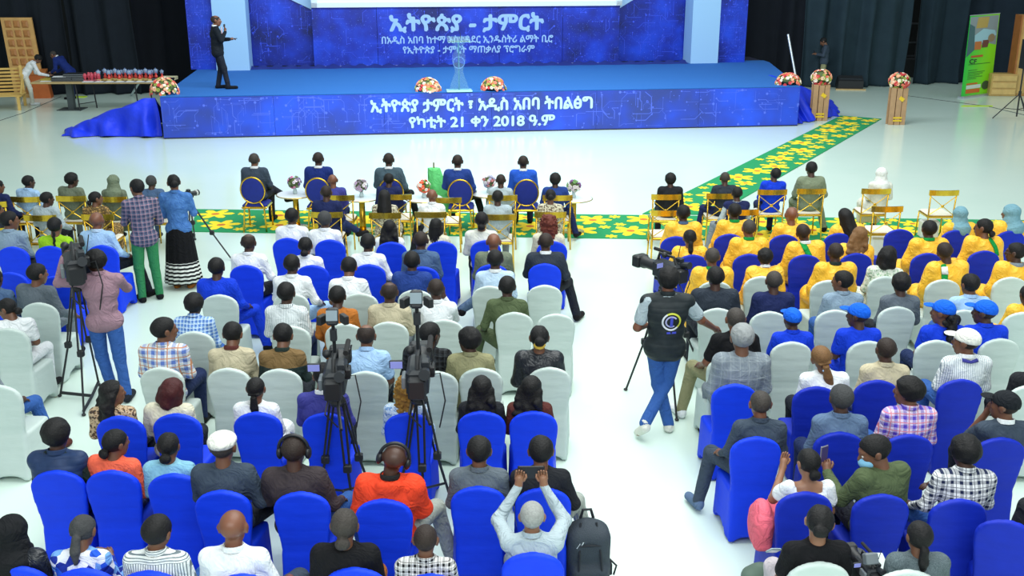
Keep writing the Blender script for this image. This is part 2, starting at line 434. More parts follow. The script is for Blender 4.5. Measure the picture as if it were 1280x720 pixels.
def circuit(name, parent, u0, u1, z0, z1, v, n, mat, seed, inv=None):
    """thin printed circuit traces with round pads, flat on the plane v"""
    r = random.Random(seed); mb = MB()
    def seg(a, b, w):
        d = Vector((b[0] - a[0], b[1] - a[1])); L = d.length
        if L < .01: return
        q = Vector((-d.y, d.x)) / L * w
        P = [(a[0] - q.x, a[1] - q.y), (b[0] - q.x, b[1] - q.y), (b[0] + q.x, b[1] + q.y), (a[0] + q.x, a[1] + q.y)]
        mb.add([(x, v, z) for x, z in P], [(0, 1, 2, 3)])
    def dot(c, R_):
        mb.add([(c[0] + R_ * math.cos(t * math.pi / 4), v - .001, c[1] + R_ * math.sin(t * math.pi / 4)) for t in range(8)], [tuple(range(8))])
    cl = lambda p: (min(u1 - .03, max(u0 + .03, p[0])), min(z1 - .03, max(z0 + .03, p[1])))
    for i in range(n):
        p = (r.uniform(u0, u1), r.uniform(z0, z1)); p = cl(p); w = r.choice((.003, .004, .007))
        if r.random() < .35: dot(p, .022)
        d = r.choice([(0, 1), (0, -1), (1, 0), (-1, 0), (0, 1)])
        for k in range(r.choice((1, 2, 3))):
            L = r.uniform(.08, .5) * (1 if k % 2 == 0 else .4)
            q = cl((p[0] + d[0] * L, p[1] + d[1] * L)); seg(p, q, w); p = q
            d = (d[0] + r.choice((-1, 1)) * abs(d[1]), d[1] + r.choice((-1, 1)) * abs(d[0])) if k % 2 == 0 else r.choice([(0, 1), (0, -1), (1, 0), (-1, 0)])
        if r.random() < .6: dot(p, r.choice((.015, .024, .035)))
    for i in range(n):
        dot(cl((r.uniform(u0, u1), r.uniform(z0, z1))), r.choice((.006, .009, .013)))
    o = mb.build(name, mat, parent); return o

def stage_box(name, u0, u1, v0, v1, z0, z1, mat, parent=None):
    M = MB().box(((u0 + u1) / 2, (v0 + v1) / 2, (z0 + z1) / 2), ((u1 - u0) / 2, (v1 - v0) / 2, (z1 - z0) / 2))
    o = M.build(name, mat, parent)
    if parent is None: o.matrix_world = Smat
    return o

stage = bpy.data.objects.new('stage', None); COL.objects.link(stage); stage.matrix_world = Smat
tag(stage, 'long raised stage with blue carpet and printed violet-blue front', 'stage')
uBL = sp(246, 87, VB)[0]; uBR = sp(962, 73, VB)[0]
carpet_m = plain('blue_stage_carpet', (30, 104, 186), .95, var=.2, vs=60, bmp=.6, bs=120)
mb = MB()
P = [(0, 0), (SW, 0), (max(uBR, SW - .3), VB), (max(uBR, SW - .3), VB + 2), (uBL, VB + 2), (uBL, VB)]
mb.prism(P, 0.0, STAGE_H - .02, lambda a, b, h: (a, b, h)); deck = mb.build('deck', plain('stage_deck', (40, 44, 70), .7), stage)
mb = MB(); mb.prism([(0.0, 0.01), (SW, 0.01), (P[2][0], VB), (P[2][0], VB + .6), (uBL, VB + .6), (uBL, VB)], STAGE_H - .02, STAGE_H); mb.build('carpet_top', carpet_m, stage)
# front skirt: printed panels with seams
NP = 6
for i in range(NP):
    a, b = SW * i / NP, SW * (i + 1) / NP
    MB().box(((a + b) / 2, -.02, STAGE_H / 2 - .012), ((b - a) / 2 - .003, .02, STAGE_H / 2 - .012)).build('front_panel', FRONT, stage)
MB().box((SW / 2, -.03, .015), (SW / 2, .015, .015)).build('base_strip', plain('dark_strip', (24, 22, 48), .5), stage)
circuit('circuit_print', stage, 0, SW, .05, STAGE_H - .04, -.0425, 230, LINEP, 3)

TEXTM = plain('pale_blue_lettering', (158, 196, 238), .5)
TEXTF = plain('white_lettering', (184, 218, 228), .5)
def text_obj(name, s, pxl, pxr, py_base, v, mat, off, parent, hpx, world=Smat):
    u0, z0 = sp(pxl, py_base, v); u1, _ = sp(pxr, py_base, v); _, z1 = sp(pxl, py_base - hpx, v)
    cu = bpy.data.curves.new('lettering_curve', 'FONT'); cu.body = s; cu.size = 1; cu.offset = 0; cu.extrude = 0
    t = bpy.data.objects.new('tmp', cu); COL.objects.link(t)
    bpy.context.view_layer.update()
    me = bpy.data.meshes.new_from_object(t.evaluated_get(bpy.context.evaluated_depsgraph_get()))
    bpy.data.objects.remove(t); co = np.empty(len(me.vertices) * 3, np.float32); me.vertices.foreach_get('co', co); co = co.reshape(-1, 3)
    mn, mx = co.min(0), co.max(0); w, h = mx[0] - mn[0], mx[1] - mn[1]
    X = u0 + (co[:, 0] - mn[0]) / w * (u1 - u0); Z = z0 + (co[:, 1] - mn[1]) / h * (z1 - z0); Y = v - co[:, 2]
    base = np.stack([X, Y, Z], 1); b = off * (z1 - z0); pol = [tuple(p.vertices) for p in me.polygons]; mb = MB()
    for i, (dx, dz) in enumerate(((-b, 0), (b, 0), (0, -b), (0, b), (b * .7, b * .7), (-b * .7, -b * .7))):
        mb.add([tuple(q) for q in base + np.array([dx, -.0015 * i, dz])], pol)
    o = mb.build(name, mat, parent); bpy.data.meshes.remove(me); o['kind'] = 'stuff'; return o
text_obj('lettering', 'ኢትዮጵያ ታምርት ፣ አዲስ አበባ ትበልፅግ', 464, 740, 141.5, -.046, TEXTF, .045, stage, 17.5)
text_obj('lettering', 'የካቲት 21 ቀን 2018 ዓ.ም', 512, 693, 161, -.046, TEXTF, .045, stage, 15.5)

# backdrop wall -----------------------------------------------------------
back = bpy.data.objects.new('stage_backdrop', None); COL.objects.link(back); back.matrix_world = Smat
tag(back, 'blue printed backdrop wall with pale lettering behind the stage', 'backdrop')
ZT = 5.2; ZB = STAGE_H
def uz(px, py, v): return sp(px, py, v)
V1 = VB + .25; V2 = VB + .9
cx0, cx1 = uz(393, 83, V1)[0], uz(773, 80, V1)[0]
zc = uz(583, 8, V1)[1]
for i, (a, b) in enumerate([(0, .205), (.205, .405), (.405, .60), (.60, .81), (.81, 1)]):
    a, b = cx0 + (cx1 - cx0) * a, cx0 + (cx1 - cx0) * b
    MB().box(((a + b) / 2, V1 + .05, (ZB + zc) / 2), ((b - a) / 2 - .006, .05, (zc - ZB) / 2)).build('banner_panel', PRINT, back)
circuit('circuit_print', back, cx0, cx1, ZB + .05, zc - .05, V1 - .004, 110, LINE, 8)
MB().box(((cx0 + cx1) / 2, V1 - .03, ZB + .02), ((cx1 - cx0) / 2, .03, .018)).build('base_rail', plain('white_rail', (190, 200, 220), .5), back)
for pxa, pxb, nm in ((312, 396, 'l'), (770, 862, 'r')):
    a, b = uz(pxa, 83, V2)[0], uz(pxb, 80, V2)[0]
    MB().box(((a + b) / 2, V2 + .05, (ZB + ZT) / 2), ((b - a) / 2, .05, (ZT - ZB) / 2)).build('side_panel', PRINT, back)
    circuit('circuit_print', back, a, b, ZB + .05, 3.4, V2 - .004, 60, LINE, 21 if nm == 'l' else 22)
for pxa, pxb in ((226, 272), (894, 932)):
    a, b = uz(pxa, 86, VB + .1)[0], uz(pxb, 80, VB + .1)[0]
    if pxa < 300: a = uz(239, 87, VB + .1)[0]
    else: b = uz(930.5, 77, VB + .1)[0]
    MB().box(((a + b) / 2, VB + .15, (ZB + ZT) / 2), ((b - a) / 2, .05, (ZT - ZB) / 2)).build('wing_panel', PRINT, back)
    circuit('circuit_print', back, a, b, ZB + .05, 3.4, VB + .096, 45, LINE, 31 + pxa)
SCRW = plain('white_screen_frame', (226, 238, 244), .5)
a, b = uz(389, 5, V1 - .05)[0], uz(777, 5, V1 - .05)[0]
def emis(name, col, st):
    m, nt, bb = new_mat(name); bb.inputs['Base Color'].default_value = rgb(*col); bb.inputs['Emission Color'].default_value = rgb(*col); bb.inputs['Emission Strength'].default_value = st; return m
mb = MB()
z1 = zc + .14
mb.box(((a + b) / 2, V1 - .02, zc + .07), ((b - a) / 2, .1, .07)); mb.box((a + .09, V1 - .02, (zc + ZT) / 2), (.09, .1, (ZT - zc) / 2)); mb.box((b - .09, V1 - .02, (zc + ZT) / 2), (.09, .1, (ZT - zc) / 2))
mb.build('screen_frame', SCRW, back)
MB().box(((a + b) / 2, V1 + .02, (z1 + ZT) / 2), ((b - a) / 2 - .17, .05, (ZT - z1) / 2)).build('led_screen', emis('lit_screen', (176, 236, 232), 1.0), back)
FIN = plain('pale_blue_board', (172, 206, 240), .55)
# slanted corner boards beside the screen
for (c, d) in (((393, 13.5), (360, -2)), ((773, 11), (794, -2))):
    p, q = uz(c[0], c[1], V2 - .02), uz(d[0], d[1], V2 - .02)
    k = (q[0] - p[0]) / (q[1] - p[1]); top = ZT
    poly = [p, (p[0] + k * (top - p[1]) , top), (p[0], top)]
    if k > 0: poly = poly[::-1]
    MB().prism(poly, V2 - .06, V2 - .02, lambda a_, b_, h: (a_, h, b_)).build('corner_board', FIN, back)
text_obj('lettering', 'ኢትዮጵያ - ታምርት', 488, 679, 40.5, V1 - .006, TEXTM, .05, back, 23)
text_obj('lettering', 'በአዲስ አበባ ከተማ አስተዳደር ኢንዱስትሪ ልማት ቢሮ', 477.5, 691, 55.5, V1 - .006, TEXTM, .03, back, 10.5)
text_obj('lettering', 'የኢትዮጵያ - ታምርት ማጠቃለያ ፕሮግራም', 504, 668, 67.5, V1 - .006, TEXTM, .03, back, 10)
for (pa, pb, py, n) in ((265, 309.5, 88, 0), (863, 897, 79, 1)):
    v = VB - .35 if n == 0 else VB - .1
    a, b = uz(pa + (6 if n == 0 else 0), py, v)[0], uz(pb + (3 if n == 0 else 0), py, v)[0]
    o = stage_box('stage_pillar', a, b, v, v + .9, ZB, ZT, plain('pale_blue_pillar', (160, 204, 240), .55)); tag(o, 'pale blue square pillar on the stage, ' + ('behind the man in the dark suit' if n == 0 else 'at the right end of the backdrop'), 'pillar', 'stage pillars')
# crumpled dark blue cloth at the foot of the backdrop
mb = MB(); r = random.Random(4); Vv = []; Ff = []; nx = 120
for i in range(nx + 1):
    u = uz(306, 84, VB)[0] + (uz(858, 84, VB)[0] - uz(306, 84, VB)[0]) * i / nx
    for j, (dv, dz) in enumerate(((.12, .08), (0, .05), (-.1, .03), (-.16, .004))):
        Vv.append((u, VB + dv + .05 * math.sin(i * .9 + j), ZB + dz * (1 + .5 * math.sin(i * 1.7 + j * .8)) * (0.5 if j == 3 else 1)))
for i in range(nx):
    for j in range(3): a = i * 4 + j; Ff.append((a, a + 1, a + 5, a + 4))
obj_from('cloth_edging', make_mesh('cloth_edging', Vv, Ff, plain('dark_blue_cloth', (24, 44, 130), .8), True), back)

# curtains -----------------------------------------------------------------
def curtain(px0, px1, pyb, label, col, amp=.16, z1=8.5, seed=0, lean=0.0, shift=0.0):
    p, q = G(px0, pyb[0]), G(px1, pyb[1]); r = random.Random(seed)
    L = (q - p).length; d = (q - p).normalized(); nrm = Vector((-d.y, d.x, 0)); n = max(30, int(L / .055)); V = []; F = []
    ph = 0; prof = []; f = 1
    for i in range(n + 1):
        if i % 9 == 0: f = r.uniform(.5, 1.25); am = r.uniform(.4, 1.15)
        ph += f * .42; prof.append(am * math.sin(ph) + .25 * math.sin(ph * .31))
    zs = [0.01, .12, .5, 1.2, 2.2, 3.4, z1]
    for k, z in enumerate(zs):
        for i in range(n + 1):
            g = 1.0 + .35 * (z < .2) - .2 * (z > 3)
            s_ = i / n * L + lean * (z / z1) * math.sin(i / n * 3.1) + .04 * math.sin(i * .35 + z)
            w = p + d * s_ + nrm * (prof[i] * amp * g + .12 * math.sin(i * .05 + z * .6)); V.append((w.x, w.y, z))
    for k in range(len(zs) - 1):
        for i in range(n): a = k * (n + 1) + i; F.append((a, a + 1, a + n + 2, a + n + 1))
    me = make_mesh('stage_curtain', V, F, plain('curtain_%d_%d_%d' % col, col, .85, var=.25, vs=2, spec=.15), True)
    o = obj_from('stage_curtain', me); tag(o, label, 'curtain', 'black hall curtains')
    sm = o.modifiers.new('s', 'SOLIDIFY'); sm.thickness = .012
    return o
curtain(-60, 92, (118, 119), 'black floor-length curtain behind the leaning wooden door and slatted bench', (29, 34, 42), seed=1)
curtain(92, 176, (119, 118), 'black curtain drop directly behind the trophy table', (30, 36, 44), seed=2)
curtain(176, 262, (118, 112), 'black curtain drop between trophy table and the left backdrop wing', (19, 22, 29), seed=3)
curtain(915, 1001, (107, 108), 'near-black curtain at the right end of the backdrop', (26, 30, 38), seed=4)
curtain(1001, 1128, (110, 108), 'dark slate curtain behind the man looking at his phone', (42, 58, 68), seed=5, amp=.2)
curtain(1143, 1196, (106, 105), 'dark slate curtain just right of the gap with metal bars', (38, 53, 64), seed=6, amp=.2)
curtain(1196, 1345, (104, 104), 'dark curtain behind the green roll-up banner', (33, 44, 56), seed=7)
# metal scaffold visible through the gap
sc = empty('metal_scaffold', G(1134, 98, 0) + Vector((0, .9, 0)), 0, 'dark metal scaffold bars in the gap between the right curtains', 'scaffold')
dm = plain('dull_steel', (92, 96, 104), .5, .6)
for x in (-.7, -.1, .55): MB().tube([(x, 0, 0), (x, 0, 5)], .035).build('upright', dm, sc)
for z in (.75, 1.25, 1.95): MB().box((0, -.06, z), (.85, .05, .03)).build('crossbar', dm, sc)
o = MB().box((.05, -.4, .35), (.35, .2, .35), None, .03).build('equipment_box', plain('dark_box', (26, 30, 36), .6), sc)

# runner carpets -------------------------------------------------------------
CG = plain('green_runner', (14, 140, 84), .9, var=.1, vs=30)
CY = plain('yellow_flower_print', (250, 216, 30), .85, var=.12, vs=20)
CO = plain('orange_flower_centre', (200, 112, 40), .85)
def runner(name, pa, pb, pc, pd, label, seed, n, z=.012):
    A, B, C, D = [G(*p) for p in (pa, pb, pc, pd)]
    root = empty(name, A, 0, label, 'carpet')
    W = (D - A).length; L = (B - A).length
    pts = [(q.x - A.x, q.y - A.y) for q in (A, B, C, D)]
    MB().prism(pts[::-1] if ((pts[1][0]) * (pts[3][1]) - pts[1][1] * pts[3][0]) < 0 else pts, .0, z).build('carpet_base', CG, root)
    r = random.Random(seed); mb = MB(); mc = MB(); done = []
    def at(s, t):
        a = A + (B - A) * s; b = D + (C - D) * s; p = a + (b - a) * t - A; return p
    ex = (B - A).normalized(); ey = (D - A).normalized()
    def flower(s, t, R_, rot):
        p = at(s, t)
        for k in range(6):
            a0 = rot + k * math.pi / 3
            P = []
            for (rr, aa) in ((.12, -.5), (.55, -.42), (.85, -.25), (1, 0), (.85, .25), (.55, .42), (.12, .5)):
                x = p.x + R_ * rr * math.cos(a0 + aa); y = p.y + R_ * rr * math.sin(a0 + aa); P.append((x, y, z + .001))
            mb.add(P, [tuple(range(7))])
        mb.add([(p.x + R_ * .5 * math.cos(k * math.pi / 4), p.y + R_ * .5 * math.sin(k * math.pi / 4), z + .0015) for k in range(8)], [tuple(range(8))])
        if R_ > .16: mc.add([(p.x + R_ * .22 * math.cos(k * math.pi / 4), p.y + R_ * .22 * math.sin(k * math.pi / 4), z + .002) for k in range(8)], [tuple(range(8))])
    tries = 0
    for R_, cnt in ((.36, int(n * .55)), (.24, int(n * .4)), (.12, int(n * .9))):
        for i in range(cnt * 12):
            if cnt <= 0: break
            m = R_ * .9 / W
            s, t = r.uniform(R_ / L, 1 - R_ / L), r.uniform(m, 1 - m) if m < .5 else .5
            p = at(s, t)
            if all((p - q).length > (R_ + rr) * .97 for q, rr in done):
                done.append((p, R_)); flower(s, t, R_, r.uniform(0, 1)); cnt -= 1
    mb.build('flower_print', CY, root)['kind'] = 'stuff'; mc.build('flower_centre_print', CO, root)['kind'] = 'stuff'
    return root
runner('runner_carpet', (246, 262), (1290, 276), (1290, 307), (238, 290), 'green runner carpet with yellow flowers under the front row seats', 3, 130)
runner('runner_carpet', (803, 268), (1051, 145), (1102, 149), (893, 269), 'green flowered runner carpet leading diagonally to the stage right end', 9, 34, .016)
tag(MB().tube([G(1128, 119), G(1180, 126), G(1235, 133), G(1290, 146)], .012, 5).build('floor_cable', plain('cable_black', (40, 42, 44), .6)), 'thin dark cable running along the floor before the green banner', 'cable')
tag(MB().tube([G(-10, 154), G(30, 141), G(55, 130), G(76, 121)], .012, 5).build('floor_cable', MATS['cable_black']), 'thin dark cable crossing the floor by the slatted bench', 'cable')

# blue draped cloth at both stage ends -----------------------------------------
def drape(label, ridge, hem, backhem, seed):
    r = random.Random(seed); n = 46; m = 9; V = []; F = []
    ph = [r.uniform(0, 6) for _ in range(4)]
    def lerp(pts, s):
        s = s * (len(pts) - 1); i = min(int(s), len(pts) - 2); return pts[i].lerp(pts[i + 1], s - i)
    for i in range(n + 1):
        s = i / n; a = lerp(backhem, s); b = lerp(ridge, s); c = lerp(hem, s)
        for j in range(2 * m + 1):
            t = (j - m) / m
            if t < 0: p = b.lerp(a, -t)
            else:
                p = b.lerp(c, t); p.z = b.z + (c.z - b.z) * (t ** 1.25)
            w = .11 * min(1, abs(t) * 1.6) * (math.sin(s * 19 + ph[0] + 1.6 * t) + .6 * math.sin(s * 37 + ph[1] - t * 2))
            nn = Vector((0, -1, .25)) if t >= 0 else Vector((0, 1, .2))
            p = p + nn * (w * .9 if t != 0 else 0); p.z = max(.012, p.z + .04 * math.sin(s * 23 + t * 6 + ph[2]) * (1 - abs(t) * .6))
            V.append(p)
    for i in range(n):
        for j in range(2 * m): a = i * (2 * m + 1) + j; F.append((a, a + 1, a + 2 * m + 2, a + 2 * m + 1))
    me = make_mesh('blue_drape', V, F, plain('royal_blue_cloth', (12, 52, 228), .55, var=.2, vs=3, bmp=.5, bs=6, bd=.05), True)
    o = obj_from('blue_drape', me); tag(o, label, 'drape', 'blue stage end drapes'); sm = o.modifiers.new('s', 'SOLIDIFY'); sm.thickness = .01
    sb = o.modifiers.new('b', 'SUBSURF'); sb.levels = sb.render_levels = 1
drape('royal blue cloth draped from stage left end down to the floor', [G(193, 119, 1.08), G(165, 129, .9), G(125, 144, .55), G(98, 156, .28), G(82, 163, .08)],
      [G(203, 172), G(170, 172), G(130, 171), G(100, 172), G(76, 171)], [S(-.1, 1.8, 0), G(150, 140), G(120, 150), G(98, 158), G(80, 164)], 5)
drape('royal blue cloth hanging off the right end of the stage behind wooden flower stand', [S(SW + .02, 3.6, 1.12), S(SW + .02, 1.5, 1.1), G(1026, 118, .6), G(1046, 138, .1)],
      [S(SW + .1, .25, 0), G(1012, 153), G(1028, 148), G(1050, 146)], [S(SW + .9, 4.5, 0), G(1040, 125), G(1045, 132), G(1050, 140)], 6)

# metal poles ------------------------------------------------------------------
AL = plain('brushed_aluminium', (190, 198, 204), .35, .7)
def pole(a, b, label, r=.035):
    o = MB().tube([a, b], r, 10).build('metal_pole', AL); tag(o, label, 'pole', 'loose silver poles')
pole(G(236, 98, .02) + Vector((-.35, .3, 0)), GY(224, 71, G(236, 98, .02).y + .9), 'silver pole leaning behind the stage near the left pillar')
pole(G(1012, 140, .02) + Vector((.1, 1.4, 0)), GY(985, 43, G(1012, 140).y + 1.9), 'long silver pole leaning behind the right wooden flower stand')
pole(G(164, 119, .02), G(174, 103, .62), 'short silver pole standing aslant under the trophy table')

# ================================================================ PROPS
def flower_mound(name, loc, rx, rz, label, group, full=False, seed=0, parent=None, pal=None, n=150, fr=.05):
    """many small blossoms packed on a dome, joined as one mass of petals"""
    r = random.Random(seed); root = parent if parent else empty(name, loc, 0, label, 'flowers', group)
    off = Vector(loc) if parent else Vector((0, 0, 0))
    pal = pal or [(238, 120, 96), (244, 232, 214), (206, 60, 66), (240, 176, 140), (150, 160, 70)]
    mbs = [MB() for _ in pal]
    core = MB().ball(off + Vector((0, 0, 0 if full else rz * .45)), (rx * .86, rx * .8, rz * (.86 if full else .45)), 12, 8).build('moss_core', plain('flower_leaf', (88, 104, 60), .8), root, True)
    for i in range(n):
        z = r.uniform(-.95 if full else 0, 1); a = r.uniform(0, 6.28); q = math.sqrt(max(0, 1 - z * z))
        c = off + Vector((rx * q * math.cos(a), rx * .92 * q * math.sin(a), rz * z)); k = r.randrange(len(pal))
        d = Vector((q * math.cos(a), q * math.sin(a), z)).normalized(); M = d.to_track_quat('Z', 'Y').to_matrix()
        s = fr * r.uniform(.7, 1.2)
        mbs[k].lathe([(s * .3, -s * .2), (s, s * .1), (s * .8, s * .5), (s * .25, s * .35)], c, 6, M)
    for k, m in enumerate(mbs):
        if m.V: o = m.build('blossoms', plain('petal_%d_%d_%d' % pal[k], pal[k], .7), root, False)
    return root
mg = 'flower mounds on the stage edge'
def onstage(px, py, dv=.35):
    p = G(px, py, STAGE_H); return p
flower_mound('flower_mound', onstage(206, 117.5) , .36, .42, 'pink and white flower mound at the left corner of the stage', mg, seed=1)
flower_mound('flower_mound', onstage(535, 113.5), .33, .33, 'red and white flower mound left of the glass lectern', mg, seed=2)
flower_mound('flower_mound', onstage(617, 112.5), .33, .33, 'coral and white flower mound right of the glass lectern', mg, seed=3)
flower_mound('flower_mound', onstage(985, 105.5), .34, .3, 'red and white flower mound at right corner of the stage', mg, seed=4)

# glass lectern
gm, nt, b = new_mat('clear_glass'); b.inputs['Base Color'].default_value = (.72, .93, .92, 1); b.inputs['Transmission Weight'].default_value = .95; b.inputs['Roughness'].default_value = .05; b.inputs['IOR'].default_value = 1.12
lec = empty('glass_lectern', G(574, 114, STAGE_H), math.atan2(SU.y, SU.x), 'clear glass lectern standing at the middle of the stage edge', 'lectern')
MB().box((0, 0, .02), (.34, .2, .02), None, .01).build('base_plate', plain('lectern_edge', (170, 224, 226), .2), lec)
prof = [(.27, .04), (.2, .25), (.1, .5), (.13, .62), (.18, .8), (.16, .95), (.1, 1.05), (.12, 1.18), (.22, 1.32)]
mb = MB(); V = [(x, 0, z) for x, z in prof] + [(-x, 0, z) for x, z in prof[::-1]]
for y in (-.012, .012): mb.V += [(x, y, z) for x, _, z in V]
n = len(V); m_ = len(prof)
for i in range(m_ - 1):
    for o_ in (0, n):
        q = (o_ + i, o_ + n - 1 - i, o_ + n - 2 - i, o_ + i + 1); mb.F.append(q if o_ else q[::-1])
mb.F += [(i, (i + 1) % n, n + (i + 1) % n, n + i) for i in range(n)]
mb.build('glass_body', gm, lec)
MB().tube([(0, .02, .04), (0, .02, 1.3)], .02, 8).build('inner_column', plain('lectern_column', (70, 130, 170), .3), lec)
MB().tube([(.15 * math.cos(t * .3927), -.02, .75 + .15 * math.sin(t * .3927)) for t in range(16)], .008, 6, closed=True).build('emblem_ring', plain('lectern_ring', (100, 150, 215), .3), lec)
MB().box((0, -.03, 1.35), (.3, .2, .015), Matrix.Rotation(.25, 3, 'X'), .01).build('reading_top', gm, lec)
MB().tube([(.06, .05, 1.36), (.05, -.02, 1.5), (.02, -.1, 1.55)], .008, 6).build('gooseneck_microphone', plain('dark_metal', (30, 32, 36), .5), lec)

# wooden flower stands
WOOD = lambda n, c: plain(n, c, .55, var=.25, vs=5)
def wood_stand(px, py, label, seed):
    root = empty('wooden_flower_stand', G(px, py), 0, label, 'flower stand', 'slatted wooden flower stands')
    wm_ = WOOD('stand_wood', (178, 140, 104)); h = 1.02
    for i, (x, y) in enumerate([(-.16, -.14), (0, -.16), (.16, -.14), (-.17, .02), (.17, .02), (-.1, .15), (.1, .15)]):
        MB().box((x, y, h / 2), (.072 if y else .02, .02 if y else .07, h / 2), Matrix.Rotation(.0, 3, 'Z'), .006).build('slat', wm_, root)
    MB().box((0, 0, h / 2), (.13, .12, h / 2 - .01)).build('inner_core', plain('stand_dark', (50, 36, 28), .8), root)
    for z in (.12, .2): MB().box((0, -.186, z), (.12, .004, .022)).build('yellow_band', plain('yellow_tape', (228, 190, 40), .5), root)
    MB().box((.06, -.186, .72), (.07, .004, .05), Matrix.Rotation(.6, 3, 'Y')).build('yellow_band', MATS['yellow_tape'], root)
    flower_mound('x', (0, 0, h + .17), .27, .22, None, None, True, seed, root, n=150, fr=.05)
wood_stand(1022, 150, 'wooden flower stand beside the stage end at carpet left edge', 11)
wood_stand(1118, 155, 'wooden flower stand standing free on the floor right of the carpet', 12)

# floor monitor speaker
BLK = plain('black_plastic', (28, 30, 34), .5); GRI = plain('speaker_grille', (44, 52, 60), .75, bmp=.5, bs=300)
mo = empty('stage_monitor', G(1061, 111), -.12, 'black wedge monitor speaker lying on the floor before the slate curtain', 'speaker')
MB().prism([(-.3, 0), (.32, 0), (.32, .18), (.0, .46), (-.3, .3)], -.42, .42, lambda a, b, h: (h, a, b)).build('cabinet', BLK, mo)
MB().box((0, -.21, .2), (.38, .02, .17), Matrix.Rotation(-.15, 3, 'X'), .01).build('grille', GRI, mo)
MB().box((0, -.34, .02), (.5, .06, .02)).build('wooden_skid', WOOD('pale_wood', (190, 160, 110)), mo)

# trophy table -----------------------------------------------------------------
TY = G(140, 133).y
tp = G(128, 101, .86); ang = 0.02
tab = empty('folding_table', (tp.x, tp.y, 0), ang, 'long wooden folding table carrying trophies and book stacks', 'table')
TWID = (G(213, 101, .86) - G(47, 101, .86)).length / 2
MB().box((0, 0, .84), (TWID, .42, .025), None, .01).build('tabletop', WOOD('table_wood', (186, 158, 108)), tab)
for x in (-TWID + 1.0,):
    MB().box((x, 0, .42), (.09, .09, .41)).build('pedestal', plain('dark_grey_metal', (62, 70, 72), .5), tab); MB().box((x, 0, .012), (.36, .3, .012)).build('foot_plate', MATS['dark_grey_metal'], tab)
for (x0, x1, y) in ((-.72, -.66, -.3), (-.42, -.36, .28), (1.05, 1.1, -.28), (1.3, 1.35, .3)):
    MB().tube([(x0, y, .82), (x1, y, 0)], .022, 8).build('leg', BLK, tab)
MB().tube([(-.7, -.3, .2), (-.38, .28, .2)], .012, 6).build('stretcher', BLK, tab)
def ontable(x, y, z=.865):
    c, s_ = math.cos(ang), math.sin(ang); return (tp.x + x * c - y * s_, tp.y + x * s_ + y * c, z)
def tx(px): return (G(px, 101, .86).x - tp.x)
bk = empty('document_folder', ontable(tx(96.5), 0), 0, None, 'folder', 'folders stacked on the trophy table')
MB().box((0, 0, .022), (.32, .22, .0215), None, .006).build('cover', plain('folder_dark', (30, 34, 40), .5), bk); MB().box((0, -.205, .022), (.3, .02, .008)).build('pages', plain('paper', (120, 126, 130), .8), bk)
for i, px in enumerate([96.5] * 5 + [81] * 3 + [204] * 2):
    k = bk if i == 0 else copy_tree(bk)
    lv = i if i < 5 else (i - 5 if i < 8 else i - 8)
    k.location = ontable(tx(px) + .01 * (i % 2), 0, .866 + .0445 * lv); k.rotation_euler = (0, 0, .03 * ((i * 7) % 3 - 1))
    if i < 5: k['label'] = 'dark folder %s in the tall stack beside the red trophies' % ('lowest', 'second from bottom', 'in the middle', 'second from top', 'topmost')[i] if i not in (0, 4) else 'dark folder %s of the tall stack beside the red trophies' % ('at the bottom' if i == 0 else 'at the top')
    elif i < 8: k['label'] = 'dark folder %s of the low stack before the man in blue' % ('at the bottom', 'in the middle', 'at the top')[i - 5]
    else: k['label'] = 'dark folder %s of the pair at the right table end' % ('lower one', 'upper one')[i - 8]
for px, lb in ((78, 'white paper sheet on top of the low folder stack'), (62, 'white paper sheet the person in white is writing on')):
    o = MB().box((0, 0, .003), (.2, .14, .003), Matrix.Rotation(.2, 3, 'Z')).build('paper_sheet', plain('white_paper', (236, 238, 240), .8)); o.location = ontable(tx(px), -.1, 1.001 if px == 78 else .866); tag(o, lb, 'paper')
o = MB().box((0, 0, .03), (.34, .2, .03), None, .01).build('gold_box', plain('gold_box_card', (170, 150, 60), .5)); o.location = ontable(tx(66), .14); tag(o, 'flat gold-coloured box at the left end of the trophy table', 'box')
o = MB().box((0, 0, .05), (.22, .16, .05), None, .01).build('cardboard_box', plain('cream_card', (206, 200, 160), .7)); o.location = ontable(tx(209), .2); tag(o, 'cream cardboard box at the right end of the trophy table', 'box')
# trophies: silver-blue star heads on red and gold bases
def trophy():
    t = empty('trophy', (0, 0, 0), 0, 'x', 'trophy', 'silver-headed trophies on the table')
    MB().box((0, 0, .03), (.055, .05, .03), None, .008).build('base', plain('trophy_gold', (212, 190, 130), .35, .4), t)
    MB().lathe([(.03, .06), (.045, .1), (.022, .15), (.03, .19)], seg=10).build('stem', plain('trophy_red', (214, 66, 56), .4), t)
    MB().ball((0, 0, .24), (.055, .02, .06), 8, 6).build('medallion', plain('trophy_silver', (170, 188, 214), .25, .5), t)
    m = MB()
    for k in range(5):
        a = k * 1.2566; m.box((.05 * math.sin(a), 0, .24 + .055 * math.cos(a)), (.014, .01, .02), Matrix.Rotation(a, 3, 'Y'))
    m.build('star_points', plain('trophy_blue', (96, 120, 170), .3, .4), t); return t
t0 = trophy()
words = ['first', 'second', 'third', 'fourth', 'fifth', 'sixth']
for g in range(6):
    for k in range(3):
        t = t0 if g == 0 and k == 0 else copy_tree(t0)
        t.location = ontable(tx(131 + g * 12.6) + (-.1, .03, .15)[k], (-.18, .0, .2)[k]); s_ = (1.12, 1.2, 1.0)[k]; t.scale = (s_,) * 3
        t['label'] = '%s silver trophy of the %s cluster counted from the red trophies' % (('front', 'middle', 'rear')[k], words[g])
